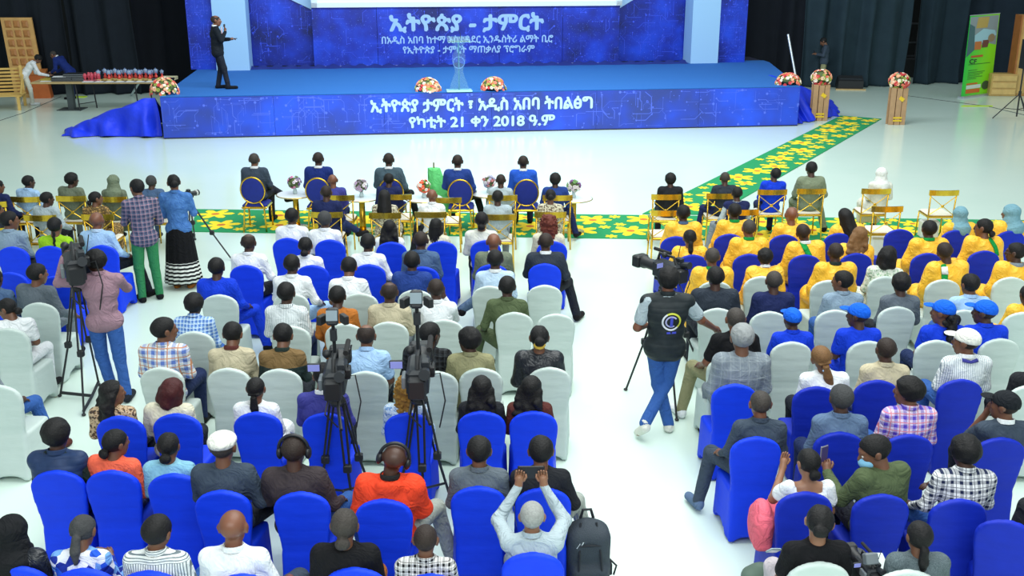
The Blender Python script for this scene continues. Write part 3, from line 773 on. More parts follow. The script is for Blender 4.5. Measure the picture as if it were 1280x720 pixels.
def red_trophy():
    t = empty('red_trophy', (0, 0, 0), 0, 'x', 'trophy', 'red trophies at the left of the cluster')
    MB().box((0, 0, .025), (.05, .045, .025), None, .008).build('base', plain('trophy_pink', (190, 110, 120), .4), t)
    MB().lathe([(.02, .05), (.05, .12), (.06, .18), (.03, .24)], seg=10).build('cup', plain('trophy_crimson', (200, 70, 88), .35), t); return t
t0 = red_trophy()
for i in range(9):
    t = t0 if i == 0 else copy_tree(t0)
    t.location = ontable(tx(110 + (i % 5) * 4.2), -.2 + .26 * (i // 5) + .05 * (i % 2)); t['label'] = 'crimson cup trophy of the %s row, %s from the folder stack' % ('rear' if i > 4 else 'front', ('first', 'second', 'third', 'fourth', 'fifth')[i % 5])
for g in range(7):
    o = MB().box((0, 0, .008), (.19, .1, .008), None, .004).build('certificate_holder', plain('white_card', (225, 228, 232), .6)); o.location = ontable(tx(117 + g * 12.5), -.34, .866)
    tag(o, 'white certificate holder on the trophy table front edge, %s from the folders' % ('first', 'second', 'third', 'fourth', 'fifth', 'sixth', 'seventh')[g], 'certificate', 'certificates along the table front edge')
# orange-brown wooden lectern behind the bench
lc = empty('wooden_lectern', G(53, 122), .2, 'orange-brown wooden lectern leaning behind the person in white', 'lectern')
MB().prism([(-.32, -.2), (.32, -.2), (.32, .2), (-.32, .2)], 0, .8, lambda a, b, h: (a * (1 - .12 * h) - .08 * h, b, h)).build('cabinet_body', WOOD('orange_wood', (186, 96, 42)), lc)
MB().box((-.06, -.02, .84), (.3, .22, .03), Matrix.Rotation(.2, 3, 'X')).build('sloping_top', WOOD('orange_wood2', (200, 120, 62)), lc)
tag(MB().box(G(98, 121, .012), (.25, .12, .012)).build('yellow_floor_mat', plain('fluor_yellow', (190, 220, 40), .6)), 'flat yellow object on the floor under the trophy table', 'mat')
tag(MB().prism([(-.55, -.08), (.45, -.05), (.5, .1), (-.4, .12)], .002, .02).build('yellow_floor_patch', plain('fluor_yellow2', (196, 226, 66), .6)), 'yellow-green cable cover lying before the roll-up banner', 'cable cover').location = G(1222, 133)
# leaning carved door
DW = WOOD('door_wood', (206, 158, 94)); DW2 = WOOD('door_wood_dark', (176, 116, 60))
bL, bR = G(19, 122), G(58, 122)
dy = bL.y
door = empty('carved_wooden_door', (bL.x + .0, dy, 0), 0, 'carved wooden door with square panels leaning against the black curtain', 'door')
uL = GY(0, 22, dy + .35) - bL; uR = GY(39, 22, dy + .35) - bL; w0 = Vector((0, 0, 0)); w1 = Vector((bR.x - bL.x, 0, 0))
def dpos(s, t, d=0):
    a = w0.lerp(uL, t); b_ = w1.lerp(uR, t); return a.lerp(b_, s) + Vector((0, -d, 0))
mb = MB(); mb.add([dpos(0, 0, 0), dpos(1, 0, 0), dpos(1, 1, 0), dpos(0, 1, 0), dpos(0, 0, -.06), dpos(1, 0, -.06), dpos(1, 1, -.06), dpos(0, 1, -.06)], [(0, 1, 2, 3), (5, 4, 7, 6), (1, 5, 6, 2), (4, 0, 3, 7), (3, 2, 6, 7), (0, 4, 5, 1)])
mb.build('door_leaf', DW, door)
for r_ in range(8):
    for c in range(3):
        s0 = .12 + c * .27; t0_ = .05 + r_ * .118
        q = [dpos(s0, t0_, .015), dpos(s0 + .2, t0_, .015), dpos(s0 + .2, t0_ + .088, .015), dpos(s0, t0_ + .088, .015)]
        k = [dpos(s0 + .05, t0_ + .022, .05), dpos(s0 + .15, t0_ + .022, .05), dpos(s0 + .15, t0_ + .066, .05), dpos(s0 + .05, t0_ + .066, .05)]
        m = MB(); m.add(q + k, [(0, 1, 5, 4), (1, 2, 6, 5), (2, 3, 7, 6), (3, 0, 4, 7), (4, 5, 6, 7), (3, 2, 1, 0)]); m.build('raised_panel', DW2, door)
# slatted bench
bn = empty('slatted_bench', G(8, 136), .25, 'pale wooden slatted lounge bench at the far left edge', 'bench')
BW = WOOD('bench_wood', (214, 176, 98))
for i in range(7): MB().box((-.35, .55 + .02 * i, .5 + i * .105), (.85, .015, .032), None, .005).build('back_slat', BW, bn)
for i in range(6): MB().box((-.35, .42 - i * .15, .42), (.9, .06, .015), None, .005).build('seat_slat', BW, bn)
for x in (-1.1, .45):
    MB().box((x, .58, .62), (.04, .03, .62)).build('leg', BW, bn); MB().box((x, -.4, .21), (.04, .04, .21)).build('leg', BW, bn); MB().box((x, .05, .38), (.03, .5, .035)).build('side_rail', BW, bn)
MB().tube([(.5, .5, .95), (.55, -.4, .5)], .035, 6).build('arm', BW, bn)

# roll-up banner ----------------------------------------------------------------
by = G(1217, 123).y
A_, B_ = G(1201, 123), G(1238, 118); 
C_, D_ = GY(1250, 16.5, B_.y + .05), GY(1213, 19.5, A_.y + .05)
rb = empty('roll_up_banner', A_, 0, 'tall green roll-up banner with furniture photos before the right curtain', 'banner')
o3 = Vector(A_)
def bq(s, t, d=0): a = A_.lerp(D_, t); b_ = B_.lerp(C_, t); p = a.lerp(b_, s) - o3; return p + Vector((0, -d, 0))
def bmesh_(name, polys, mat, d, par=rb):
    m = MB()
    for P in polys: m.add([bq(s, t, d) for s, t in P], [tuple(range(len(P)))])
    return m.build(name, mat, par)
def ban_mat():
    m, nt, b = new_mat('banner_green'); v, s = coords(nt)
    lk(nt, mixc(nt, mth(nt, 'MULTIPLY', s[0], .9), rgb(36, 214, 70), rgb(150, 240, 30)), b.inputs['Base Color']); b.inputs['Roughness'].default_value = .5; return m
mm = MB(); mm.add([bq(0, .02), bq(1, .02), bq(1, 1), bq(0, 1), bq(0, .02, -.01), bq(1, .02, -.01), bq(1, 1, -.01), bq(0, 1, -.01)], [(0, 1, 2, 3), (7, 6, 5, 4), (0, 4, 5, 1), (1, 5, 6, 2), (2, 6, 7, 3), (3, 7, 4, 0)]); mm.build('banner_sheet', ban_mat(), rb)
bmesh_('photo_print', [[(.02, .52), (.3, .6), (.62, .66), (.98, .62), (.98, .98), (.02, .98)]], plain('print_grey', (150, 160, 165), .5), .004)
bmesh_('photo_print', [[(.24, .84), (.62, .84), (.66, .97), (.28, .97)]], plain('print_wood', (200, 168, 90), .5), .006)
bmesh_('photo_print', [[(.16, .74), (.5, .83), (.9, .8), (.96, .74), (.5, .66), (.2, .68)]], plain('print_ice', (170, 212, 226), .5), .007)
bmesh_('photo_print', [[(.26, .58), (.48, .58), (.48, .68), (.26, .68)]], plain('print_orange', (206, 120, 60), .5), .008)
bmesh_('photo_print', [[(.5, .6), (.7, .6), (.74, .69), (.52, .69)]], plain('print_brown', (120, 70, 60), .5), .009)
bmesh_('photo_print', [[(.02, .5), (.26, .58), (.2, .86), (.02, .9)]], plain('print_teal', (70, 110, 116), .5), .0095)
bmesh_('round_photo', [[(.8 + .12 * math.cos(k * .5236), .71 + .05 * math.sin(k * .5236)) for k in range(12)]], plain('print_tan', (160, 136, 104), .5), .01)
bmesh_('round_photo', [[(.78 + .13 * math.cos(k * .5236), .13 + .055 * math.sin(k * .5236)) for k in range(12)]], plain('print_dark', (70, 96, 66), .5), .01)
bmesh_('print_bar', [[(.18, .488), (.58, .488), (.58, .512), (.18, .512)]], plain('print_red', (206, 96, 50), .5), .006)
bmesh_('print_bar', [[(.13, .05), (.6, .05), (.6, .1), (.13, .1)], [(.13, .155), (.5, .155), (.5, .175), (.13, .175)]], plain('print_orange2', (224, 110, 40), .5), .006)
bmesh_('print_bar', [[(.13, .105), (.62, .105), (.62, .15), (.13, .15)]], plain('print_white', (226, 232, 226), .5), .006)
lines = [[(.12, .402 + .0), (.86, .402), (.86, .408), (.12, .408)]] + [[(.14, y), (.14 + w, y), (.14 + w, y + .006), (.14, y + .006)] for y, w in ((.33, .3), (.305, .56), (.285, .5), (.265, .4), (.245, .5), (.225, .3))]
bmesh_('fine_print', lines, plain('print_text', (30, 90, 40), .5), .007)
cu = bpy.data.curves.new('c', 'FONT'); cu.body = 'CF'; cu.size = .2; cu.offset = .006; tmp = bpy.data.objects.new('t', cu); COL.objects.link(tmp); bpy.context.view_layer.update()
me = bpy.data.meshes.new_from_object(tmp.evaluated_get(bpy.context.evaluated_depsgraph_get())); bpy.data.objects.remove(tmp)
me.transform(Matrix.Rotation(math.pi / 2, 4, 'X')); me.materials.clear(); me.materials.append(plain('print_black', (20, 50, 24), .5)); lo_ = obj_from('lettering', me, rb); lo_.location = bq(.14, .42, .012)
MB().box(bq(.5, .005), ((B_ - A_).length / 2 + .03, .12, .05), Matrix.Rotation(math.atan2((B_ - A_).y, (B_ - A_).x), 3, 'Z'), .02).build('base_cassette', AL, rb)
MB().tube([bq(0, 1), bq(1, 1)], .015, 6).build('top_rail', AL, rb)
# crates, cabinet, tripod speaker at the right edge
CRW = WOOD('crate_wood', (196, 160, 98))
cr = empty('wooden_chest', G(1253, 120) + Vector((0, .2, 0)), -.08, 'low wooden chest of three slatted drawers right of the roll-up banner', 'chest')
MB().box((0, 0, .36), (.42, .25, .36), None, .015).build('carcass', CRW, cr)
for z in (.14, .36, .58): MB().box((0, -.262, z), (.38, .015, .085), None, .006).build('drawer', WOOD('crate_wood_light', (214, 178, 112)), cr)
cb = empty('tall_wooden_cabinet', G(1285, 121) + Vector((0, .45, 0)), -.1, 'tall plain wooden cabinet at the right edge behind the speaker', 'cabinet')
MB().box((0, 0, 1.3), (.42, .3, 1.3), Matrix.Identity(3), .02).build('carcass', WOOD('cab_wood', (196, 146, 84)), cb)
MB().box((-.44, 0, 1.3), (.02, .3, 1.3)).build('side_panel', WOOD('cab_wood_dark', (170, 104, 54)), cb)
MB().box((0, -.31, .5), (.36, .015, .42), None, .01).build('door', CRW, cb); MB().box((0, -.31, 1.6), (.36, .015, .6), None, .01).build('door', CRW, cb)
sf = G(1270, 150); ss = empty('speaker_stand', sf, .1, 'black tripod stand carrying the loudspeaker at the right edge', 'stand')
MB().tube([(0, 0, .1), (0, 0, 1.45)], .022, 8).build('pole', BLK, ss)
for k in range(3):
    a = k * 2.094 + .5; MB().tube([(0, 0, .75), (.62 * math.cos(a), .62 * math.sin(a), 0.01)], .017, 6).build('leg', BLK, ss)
    MB().tube([(0, 0, .3), (.36 * math.cos(a), .36 * math.sin(a), .32)], .01, 6).build('brace', BLK, ss)
MB().tube([(0, 0, .7), (0, 0, .82)], .04, 8).build('collar', BLK, ss)
sk = empty('loudspeaker', sf + Vector((.12, 0, 1.45)), .15, 'dark loudspeaker mounted on the tripod stand at right edge', 'speaker')
MB().prism([(-.2, -.2), (.2, -.2), (.16, .2), (-.16, .2)], 0, .8, lambda a, b, h: (a, b, h)).build('cabinet', BLK, sk); MB().box((0, -.205, .4), (.18, .01, .37), None, .005).build('grille', GRI, sk)

# VIP side tables -----------------------------------------------------------------
MARB = plain('white_tabletop', (226, 232, 236), .25)
def side_table(px, py, label, pal, lb2, seed, z=.62):
    p = G(px, py, z); root = empty('round_side_table', (p.x, p.y, 0), 0, label, 'table', 'round side tables in the front row')
    MB().lathe([(.0, 0), (.31, 0), (.32, .012), (.32, .025), (.31, .032), (0, .032)], (0, 0, z - .032), 28).build('tabletop', MARB, root, False)
    MB().tube([(.33 * math.cos(t * .2618), .33 * math.sin(t * .2618), z - .016) for t in range(24)], .007, 6, closed=True).build('rim', GOLD(), root)
    MB().lathe([(.06, .0), (.055, .1), (.05, z - .032)], (0, 0, .03), 14).build('pedestal', GOLD(), root, True)
    MB().lathe([(0, 0), (.2, 0), (.2, .02), (.05, .035)], (0, 0, 0), 24).build('base', GOLD(), root)
    if pal:
        vz = empty('flower_vase', (p.x, p.y, z + .001), 0, lb2, 'flower vase', 'small flower vases on side tables')
        MB().lathe([(.035, 0), (.04, .03), (.025, .09), (.04, .12)], (0, 0, 0), 12).build('vase', plain('vase_glass', (180, 200, 200), .2), vz, True)
        flower_mound('y', (0, 0, .2), .11, .1, None, None, True, seed, vz, pal, 46, .032)
side_table(369, 242, 'round side table with pink flowers between the first two oval chairs', [(220, 130, 170), (236, 220, 230), (120, 90, 150), (110, 130, 90)], 'small vase of pink and white flowers on leftmost side table', 61)
side_table(452, 246, 'round side table with pale flowers left of the third oval chair', [(190, 160, 190), (220, 210, 215), (120, 110, 120)], 'small vase of pale mauve flowers on the second side table', 62)
side_table(530, 247, 'round side table with orange flowers before the bald man in white', [(240, 90, 50), (236, 220, 210), (90, 130, 60)], 'small vase with one orange bloom beside the green satin cloth', 63)
side_table(611, 241, 'round side table with grey-blue flowers left of the last oval chair', [(160, 160, 190), (220, 215, 220), (190, 120, 120)], 'small vase of grey-blue flowers left of the last oval chair', 64)
side_table(717, 247, 'round side table at the right end of the front VIP row', [(130, 80, 140), (100, 140, 80), (210, 200, 200)], 'small vase of purple and green flowers on rightmost side table', 65)

# ================================================================ CHAIRS
TOPZ, TOPY = .97, -.25
def cover_sdf(P):
    x, y, z = P[..., 0], P[..., 1], P[..., 2]
    ax = np.abs(x)
    # backrest: thin slab following a slight recline, arched crown
    yc = np.where(z > .45, -.205 - .10 * (z - .45), -.205 - .06 * (.45 - z) / .45)
    t_ = np.clip((z - .42) / .40, 0, 1); w = .172 + .036 * t_ * t_ * (3 - 2 * t_) + .006 * np.clip((.4 - z) / .4, 0, 1)
    zt = TOPZ + .008 - 1.8 * ax * ax - .03 * ax
    a = np.maximum(ax - w, z - zt); kk = .075; d0 = ax - w; d1 = z - zt
    hh = np.clip(.5 - .5 * (d1 - d0) / kk, 0, 1); a = d1 + (d0 - d1) * hh + kk * hh * (1 - hh)
    th = np.abs(y - yc) - .026
    back = np.maximum(a, th); m = np.minimum(np.maximum(a, th), 0) + np.sqrt(np.maximum(a + .014, 0) ** 2 + np.maximum(th + .014, 0) ** 2) - .014
    back = np.maximum(m, .012 - z)
    # seat block with skirt
    ws = .176 + .034 * np.clip((y + .22) / .3, 0, 1) + .014 * np.clip((.46 - z) / .46, 0, 1); ys0 = -.235; ys1 = .215 + .015 * np.clip((.46 - z) / .46, 0, 1)
    q0 = ax - ws; q1 = np.abs(y - (ys0 + ys1) / 2) - (ys1 - ys0) / 2; q2 = np.abs(z - .235) - .228
    r = .03
    seat = np.sqrt(np.maximum(q0 + r, 0) ** 2 + np.maximum(q1 + r, 0) ** 2 + np.maximum(q2 + r, 0) ** 2) - r + np.minimum(np.maximum(np.maximum(q0, q1), q2) + r, 0)
    k = .03; hh = np.clip(.5 + .5 * (seat - back) / k, 0, 1); d = seat + (back - seat) * hh - k * hh * (1 - hh)
    # arches between the legs
    c1 = (np.sqrt((y / .165) ** 2 + (z / .1) ** 2) - 1) * .1
    c2 = (np.sqrt((x / .135) ** 2 + (z / .06) ** 2) - 1) * .06
    return np.maximum(d, -np.minimum(c1, c2))
def spandex(name, col, dark):
    m, nt, b = new_mat(name); v, s = coords(nt)
    lk(nt, mixc(nt, noise(nt, v, 7, 3), rgb(*dark), rgb(*col)), b.inputs['Base Color'])
    b.inputs['Roughness'].default_value = .6; b.inputs['Specular IOR Level'].default_value = .3
    mp = nt.nodes.new('ShaderNodeMapping'); mp.inputs['Scale'].default_value = (3, 3, 10); lk(nt, v, mp.inputs[0])
    bump(nt, b, noise(nt, mp.outputs[0], 1.6, 2), .3, .02); return m
BLUE_M = spandex('blue_spandex', (6, 64, 240), (4, 54, 222)); DBLUE_M = spandex('deep_blue_spandex', (10, 44, 190), (8, 36, 165)); WHITE_M = spandex('white_spandex', (200, 214, 210), (190, 205, 201))
cover_me = sdf_mesh('chair_cover', [('f', cover_sdf, (-.26, -.3, 0), (.26, .25, 1.0))], .0125, .001, BLUE_M)
foot_me = MB().tube([(0, 0, 0), (0, 0, .08)], .013, 8).mesh('chair_leg', plain('gold_leg', (190, 160, 80), .4, .6))
NCH = {'blue': 0}
def loc_from_top(px, py, rz, z=TOPZ, y=TOPY):
    p = G(px, py, z); return Vector((p.x, p.y, 0)) - Matrix.Rotation(rz, 3, 'Z') @ Vector((0, y, 0))
def covered_chair(loc, rz, kind, label, sc=1.0):
    root = empty('banquet_chair', loc, rz, label, 'chair', {'blue': 'chairs in blue stretch covers', 'dblue': 'chairs in deep blue stretch covers', 'white': 'chairs in white stretch covers'}[kind])
    root.scale = (sc, sc, 1)
    obj_from('chair_cover', cover_me, root, {'blue': BLUE_M, 'dblue': DBLUE_M, 'white': WHITE_M}[kind])
    for x, y in ((-.15, -.238), (.15, -.238), (-.19, .19), (.19, .19)): f = obj_from('leg', foot_me, root); f.location = (x, y, 0)
    return root
# gold cross-back chair
def build_xchair():
    r = []
    g = GOLD()
    mb = MB(); n = 10
    for i in range(n):
        x0, x1 = -.245 + .49 * i / n, -.245 + .49 * (i + 1) / n; f = lambda x: -.245 - .03 * (1 - (x / .245) ** 2)
        V = [(x0, f(x0) - .012, .825), (x1, f(x1) - .012, .825), (x1, f(x1) - .012, .915), (x0, f(x0) - .012, .915), (x0, f(x0) + .012, .825), (x1, f(x1) + .012, .825), (x1, f(x1) + .012, .915), (x0, f(x0) + .012, .915)]
        mb.add(V, [(0, 1, 2, 3), (5, 4, 7, 6), (3, 2, 6, 7), (1, 0, 4, 5)] + ([(4, 0, 3, 7)] if i == 0 else []) + ([(1, 5, 6, 2)] if i == n - 1 else []))
    r.append(('crest_rail', mb.mesh('crest_rail', plain('amber_gold', (232, 186, 60), .22, .9, var=.4, vs=9))))
    for sx in (-1, 1): r.append(('rear_post', MB().tube([(sx * .215, -.245, .9), (sx * .205, -.22, .46), (sx * .22, -.28, 0)], .013, 8).mesh('rear_post', g, True)))
    for sx in (-1, 1): r.append(('leg', MB().tube([(sx * .2, .2, .45), (sx * .215, .225, 0)], .013, 8).mesh('leg', g, True)))
    for sx in (-1, 1): r.append(('cross_bar', MB().tube([(sx * -.205, -.235, .80), (0, -.25, .64), (sx * .2, -.225, .49)], .007, 6).mesh('cross_bar', g)))
    r.append(('rosette', MB().ball((0, -.255, .64), (.028, .012, .028), 10, 6).mesh('rosette', g)))
    r.append(('seat_frame', MB().box((0, -.005, .445), (.215, .22, .018), None, .01).mesh('seat_frame', g)))
    r.append(('seat_cushion', MB().box((0, 0, .475), (.2, .205, .02), None, .018).mesh('seat_cushion', plain('cream_seat', (226, 222, 206), .7))))
    return r
XPARTS = build_xchair()
def x_chair(loc, rz, label):
    root = empty('cross_back_chair', loc, rz, label, 'chair', 'gold cross-back chairs')
    for n, me in XPARTS: obj_from(n, me, root)
    return root
def build_oval():
    r = []; g = GOLD(); navy = plain('navy_velvet', (10, 34, 130), .75, var=.2, vs=12)
    M = Matrix.Rotation(.10, 3, 'X'); c = Vector((0, -.24, .75))
    r.append(('back_pad', MB().ball(c, (.2, .03, .225), 28, 12, M).mesh('back_pad', navy, True)))
    r.append(('back_frame', MB().tube([c + M @ Vector((.208 * math.cos(t * .1963), 0, .233 * math.sin(t * .1963))) for t in range(32)], .014, 8, closed=True).mesh('back_frame', g, True)))
    for sx in (-1, 1): r.append(('back_post', MB().tube([(sx * .1, -.235, .545), (sx * .17, -.215, .44), (sx * .2, -.27, 0)], .015, 8).mesh('back_post', g, True)))
    for sx in (-1, 1): r.append(('leg', MB().tube([(sx * .2, .2, .44), (sx * .205, .22, 0)], .015, 8).mesh('leg', g, True)))
    r.append(('seat_frame', MB().box((0, -.005, .43), (.225, .225, .02), None, .015).mesh('seat_frame', g)))
    r.append(('seat_cushion', MB().box((0, 0, .465), (.215, .215, .03), None, .025).mesh('seat_cushion', navy)))
    return r
OPARTS = build_oval()
def oval_chair(loc, rz, label):
    root = empty('oval_back_chair', loc, rz, label, 'chair', 'gold oval-back chairs')
    for n, me in OPARTS: obj_from(n, me, root)
    return root

# ================================================================ PEOPLE
V3 = lambda *a: Vector(a)
def rotm(yaw=0, pitch=0, tilt=0):
    return Matrix.Rotation(math.radians(yaw), 3, 'Z') @ Matrix.Rotation(math.radians(-pitch), 3, 'X') @ Matrix.Rotation(math.radians(tilt), 3, 'Y')
def seated(yaw=0, pitch=0, tilt=0, lean=0, side=0, arms=('lap', 'lap'), legs='flat', twist=0, wide=1.0):
    pel = V3(0, -.05, .575)
    U = lambda p: pel + Matrix.Rotation(math.radians(side), 3, 'Y') @ Matrix.Rotation(math.radians(-lean), 3, 'X') @ Matrix.Rotation(math.radians(twist), 3, 'Z') @ (V3(*p) - pel)
    J = dict(pel=pel, waist=U((0, -.075, .72)), chest=U((0, -.095, .89)), neckb=U((0, -.105, 1.055)))
    RU = Matrix.Rotation(math.radians(side), 3, 'Y') @ Matrix.Rotation(math.radians(-lean * .5), 3, 'X') @ Matrix.Rotation(math.radians(twist), 3, 'Z')
    HM = RU @ rotm(yaw, pitch, tilt); neckt = U((0, -.085, 1.09))
    J['HM'] = HM; J['head'] = neckt + HM @ V3(0, .022, .105); J['neckt'] = neckt; J['RU'] = RU; J['UM'] = (Matrix.Rotation(math.radians(side), 3, 'Y') @ Matrix.Rotation(math.radians(-lean), 3, 'X') @ Matrix.Rotation(math.radians(twist), 3, 'Z'))
    A = dict(lap=((.212, -.07, .76), (.13, .19, .66), (-.5, .8, -.2)), knee=((.218, -.01, .77), (.15, .29, .635), (-.1, .9, -.2)), read=((.208, -.02, .78), (.09, .22, .84), (-.5, .7, .4)),
             fold=((.215, -.03, .77), (-.06, .14, .82), (-1, .2, 0)), up=((.245, .17, 1.04), (.095, .27, 1.27), (-.1, .1, 1)), chin=((.19, .16, .79), (.07, .10, 1.06), (-.3, -.2, 1)),
             side=((.25, -.08, .77), (.26, .14, .66), (.1, .9, -.3)), phone=((.24, .06, .80), (.12, .27, .98), (-.2, .5, .8)), hang=((.24, -.12, .78), (.27, -.02, .55), (.1, .2, -1)),
             hold=((.225, .04, .78), (.15, .30, .86), (-.3, .6, .6)), face=((-.0 + .26, .04, .84), (.16, .17, 1.07), (-.1, .1, 1)))
    for i, s in enumerate((-1, 1)):
        e, w, d = A[arms[i]]
        J['sh', s] = U((.160 * s * wide, -.105, 1.005)); J['el', s] = U((e[0] * s, e[1], e[2])); J['wr', s] = U((w[0] * s, w[1], w[2])); J['hd', s] = (J['UM'] @ V3(d[0] * s, d[1], d[2])).normalized()
        J['hip', s] = V3(.095 * s, -.02, .565); J['kn', s] = V3(.135 * s, .41, .54); J['an', s] = V3(.13 * s, .40, .10); J['toe', s] = V3(.15 * s, .56, .035)
    if legs == 'crossr': J['kn', -1] = V3(.06, .41, .66); J['an', -1] = V3(.40, .50, .42); J['toe', -1] = V3(.52, .60, .36)
    if legs == 'crossl': J['kn', 1] = V3(-.08, .41, .66); J['an', 1] = V3(-.42, .46, .40); J['toe', 1] = V3(-.54, .56, .36)
    if legs == 'outr': J['kn', 1] = V3(.30, .36, .54); J['an', 1] = V3(.42, .34, .10); J['toe', 1] = V3(.50, .49, .035)
    if legs == 'outl': J['kn', -1] = V3(-.30, .36, .54); J['an', -1] = V3(-.40, .30, .10); J['toe', -1] = V3(-.46, .45, .035)
    J['seat'] = True; J['wide'] = wide
    return J
def standing(yaw=0, pitch=0, tilt=0, bend=0, wide=1.0, arms=None, legs=None, twist=0, waistz=0):
    pel = V3(0, 0, .96 - waistz); RB = Matrix.Rotation(math.radians(-bend), 3, 'X') @ Matrix.Rotation(math.radians(twist), 3, 'Z')
    o = V3(0, 0, -waistz)
    U = lambda p: pel + RB @ (V3(*p) + o - pel)
    J = dict(pel=pel, waist=U((0, 0, 1.11)), chest=U((0, -.01, 1.28)), neckb=U((0, -.015, 1.455)))
    HM = (Matrix.Rotation(math.radians(-bend * .7), 3, 'X') @ Matrix.Rotation(math.radians(twist), 3, 'Z')) @ rotm(yaw, pitch, tilt)
    neckt = U((0, 0, 1.49)); J['HM'] = HM; J['head'] = neckt + HM @ V3(0, .022, .105); J['neckt'] = neckt; J['RU'] = RB; J['UM'] = RB
    for i, s in enumerate((-1, 1)):
        e, w, d = (arms or {}).get(s, ((.25, -.02, 1.12), (.26, .06, .88), (0, .2, -1)))
        J['sh', s] = U((.18 * s * wide, -.015, 1.40)); J['el', s] = U((e[0] * s, e[1], e[2])); J['wr', s] = U((w[0] * s, w[1], w[2])); J['hd', s] = (RB @ V3(d[0] * s, d[1], d[2])).normalized()
        k, a, t = (legs or {}).get(s, ((.10, .02, .5), (.10, -.02, .08), (.12, .14, .035)))
        J['hip', s] = V3(.09 * s, 0, .92 - waistz); J['kn', s] = V3(k[0] * s, k[1], k[2]); J['an', s] = V3(a[0] * s, a[1], a[2]); J['toe', s] = V3(t[0] * s, t[1], t[2])
    J['seat'] = False; J['wide'] = wide
    return J
HS = 1.07
def HP(J, x, y, z): return J['head'] + J['HM'] @ (V3(x, y, z) * HS)
def head_prims(J):
    M = np.array(J['HM']); P = lambda x, y, z: tuple(HP(J, x, y, z)); e = []
    e.append(('e', P(0, -.012, .034), (.077, .096, .084), M)); e.append(('e', P(0, .028, -.030), (.060, .062, .084), M)); e.append(('e', P(0, .05, -.088), (.03, .034, .026), M))
    e.append(('c', P(0, .088, .02), P(0, .108, -.022), .010, .015)); e.append(('e', P(0, .078, .035), (.052, .018, .013), M))
    e.append(('e', P(0, .088, -.056), (.025, .014, .009), M))
    for s in (-1, 1):
        e.append(('e', P(.036 * s, .066, -.01), (.02, .018, .018), M)); e.append(('e', P(.080 * s, -.008, .0), (.010, .020, .033), M)); e.append(('e', P(.084 * s, -.016, .018), (.007, .012, .014), M))
    return [(q[0], q[1], tuple(r_ * HS for r_ in q[2]), q[3]) if q[0] == 'e' else (q[0], q[1], q[2], q[3] * HS, q[4] * HS) for q in e]
def body_prims(J):
    M = np.array(J['UM']); w = J['wide']; t = lambda v: tuple(v)
    e = [('e', t(J['pel']), (.155, .12, .12), None), ('c', t(J['pel']), t(J['waist']), .118, .11), ('e', t(J['waist']), (.14 * w, .098, .12), M), ('e', t(J['chest']), (.162 * w, .104, .17), M),
         ('c', t(J['neckb'] - J['UM'] @ V3(0, 0, .03)), t(J['neckt'] + J['HM'] @ V3(0, .0, .03)), .058, .053)]
    for s in (-1, 1):
        e.append(('c', t(J['neckb'].lerp(J['sh', s], .35) - J['UM'] @ V3(0, 0, .03)), t(J['sh', s] - J['UM'] @ V3(0, 0, .01)), .045, .050)); e.append(('c', t(J['sh', s]), t(J['el', s]), .052, .040)); e.append(('c', t(J['el', s]), t(J['wr', s]), .041, .027))
        hd = J['hd', s]; e.append(('c', t(J['wr', s] + hd * .02), t(J['wr', s] + hd * .065), .030, .034))
        e.append(('c', t(J['hip', s]), t(J['kn', s]), .082, .056)); e.append(('c', t(J['kn', s]), t(J['an', s]), .054, .034)); e.append(('c', t(J['an', s] - V3(0, .02, .04)), t(J['toe', s]), .036, .03))
    return e + head_prims(J)
def fingers(J, mb):
    for s in (-1, 1):
        hd = J['hd', s]; ref = J['UM'] @ V3(0, 0, 1) if abs(hd.z) < .8 else J['UM'] @ V3(0, 1, 0)
        ac = hd.cross(ref).normalized(); nn = ac.cross(hd).normalized(); b = J['wr', s] + hd * .075
        for i, L in enumerate((.062, .075, .080, .070)):
            o = b + ac * ((i - 1.5) * .019); c = -nn
            p1 = o + hd * L * .45 + c * .006; p2 = p1 + (hd * .8 + c * .6).normalized() * L * .32; p3 = p2 + (hd * .45 + c * .9).normalized() * L * .28
            mb.tube([o - hd * .02, p1, p2, p3], [.010, .0092, .0084, .0065], 6)
        o = J['wr', s] + hd * .03; th = ac * (-1 if s > 0 else 1) * (1)
        if (th.dot(V3(-s, 0, 0))) < 0: th = -th
        mb.tube([o, o + th * .035 + hd * .02, o + th * .05 + hd * .05, o + th * .045 + hd * .072], [.012, .0115, .010, .0075], 6)
BODY = {}; GARM = {}; POSE = {}
def add_mesh_into(me, mb):
    V = np.empty(len(me.vertices) * 3, np.float32); me.vertices.foreach_get('co', V); V = V.reshape(-1, 3)
    F = [tuple(p.vertices) for p in me.polygons]; n = len(V)
    return make_mesh(me.name, list(map(tuple, V)) + mb.V, F + [tuple(i + n for i in f) for f in mb.F], me.materials[0], True)
def body_mesh(pn):
    if pn not in BODY:
        J = POSE[pn]; me = sdf_mesh('body', body_prims(J), .012, .022, skin('d')); mb = MB(); fingers(J, mb); BODY[pn] = add_mesh_into(me, mb); bpy.data.meshes.remove(me)
    return BODY[pn]
SEEDN = [0]
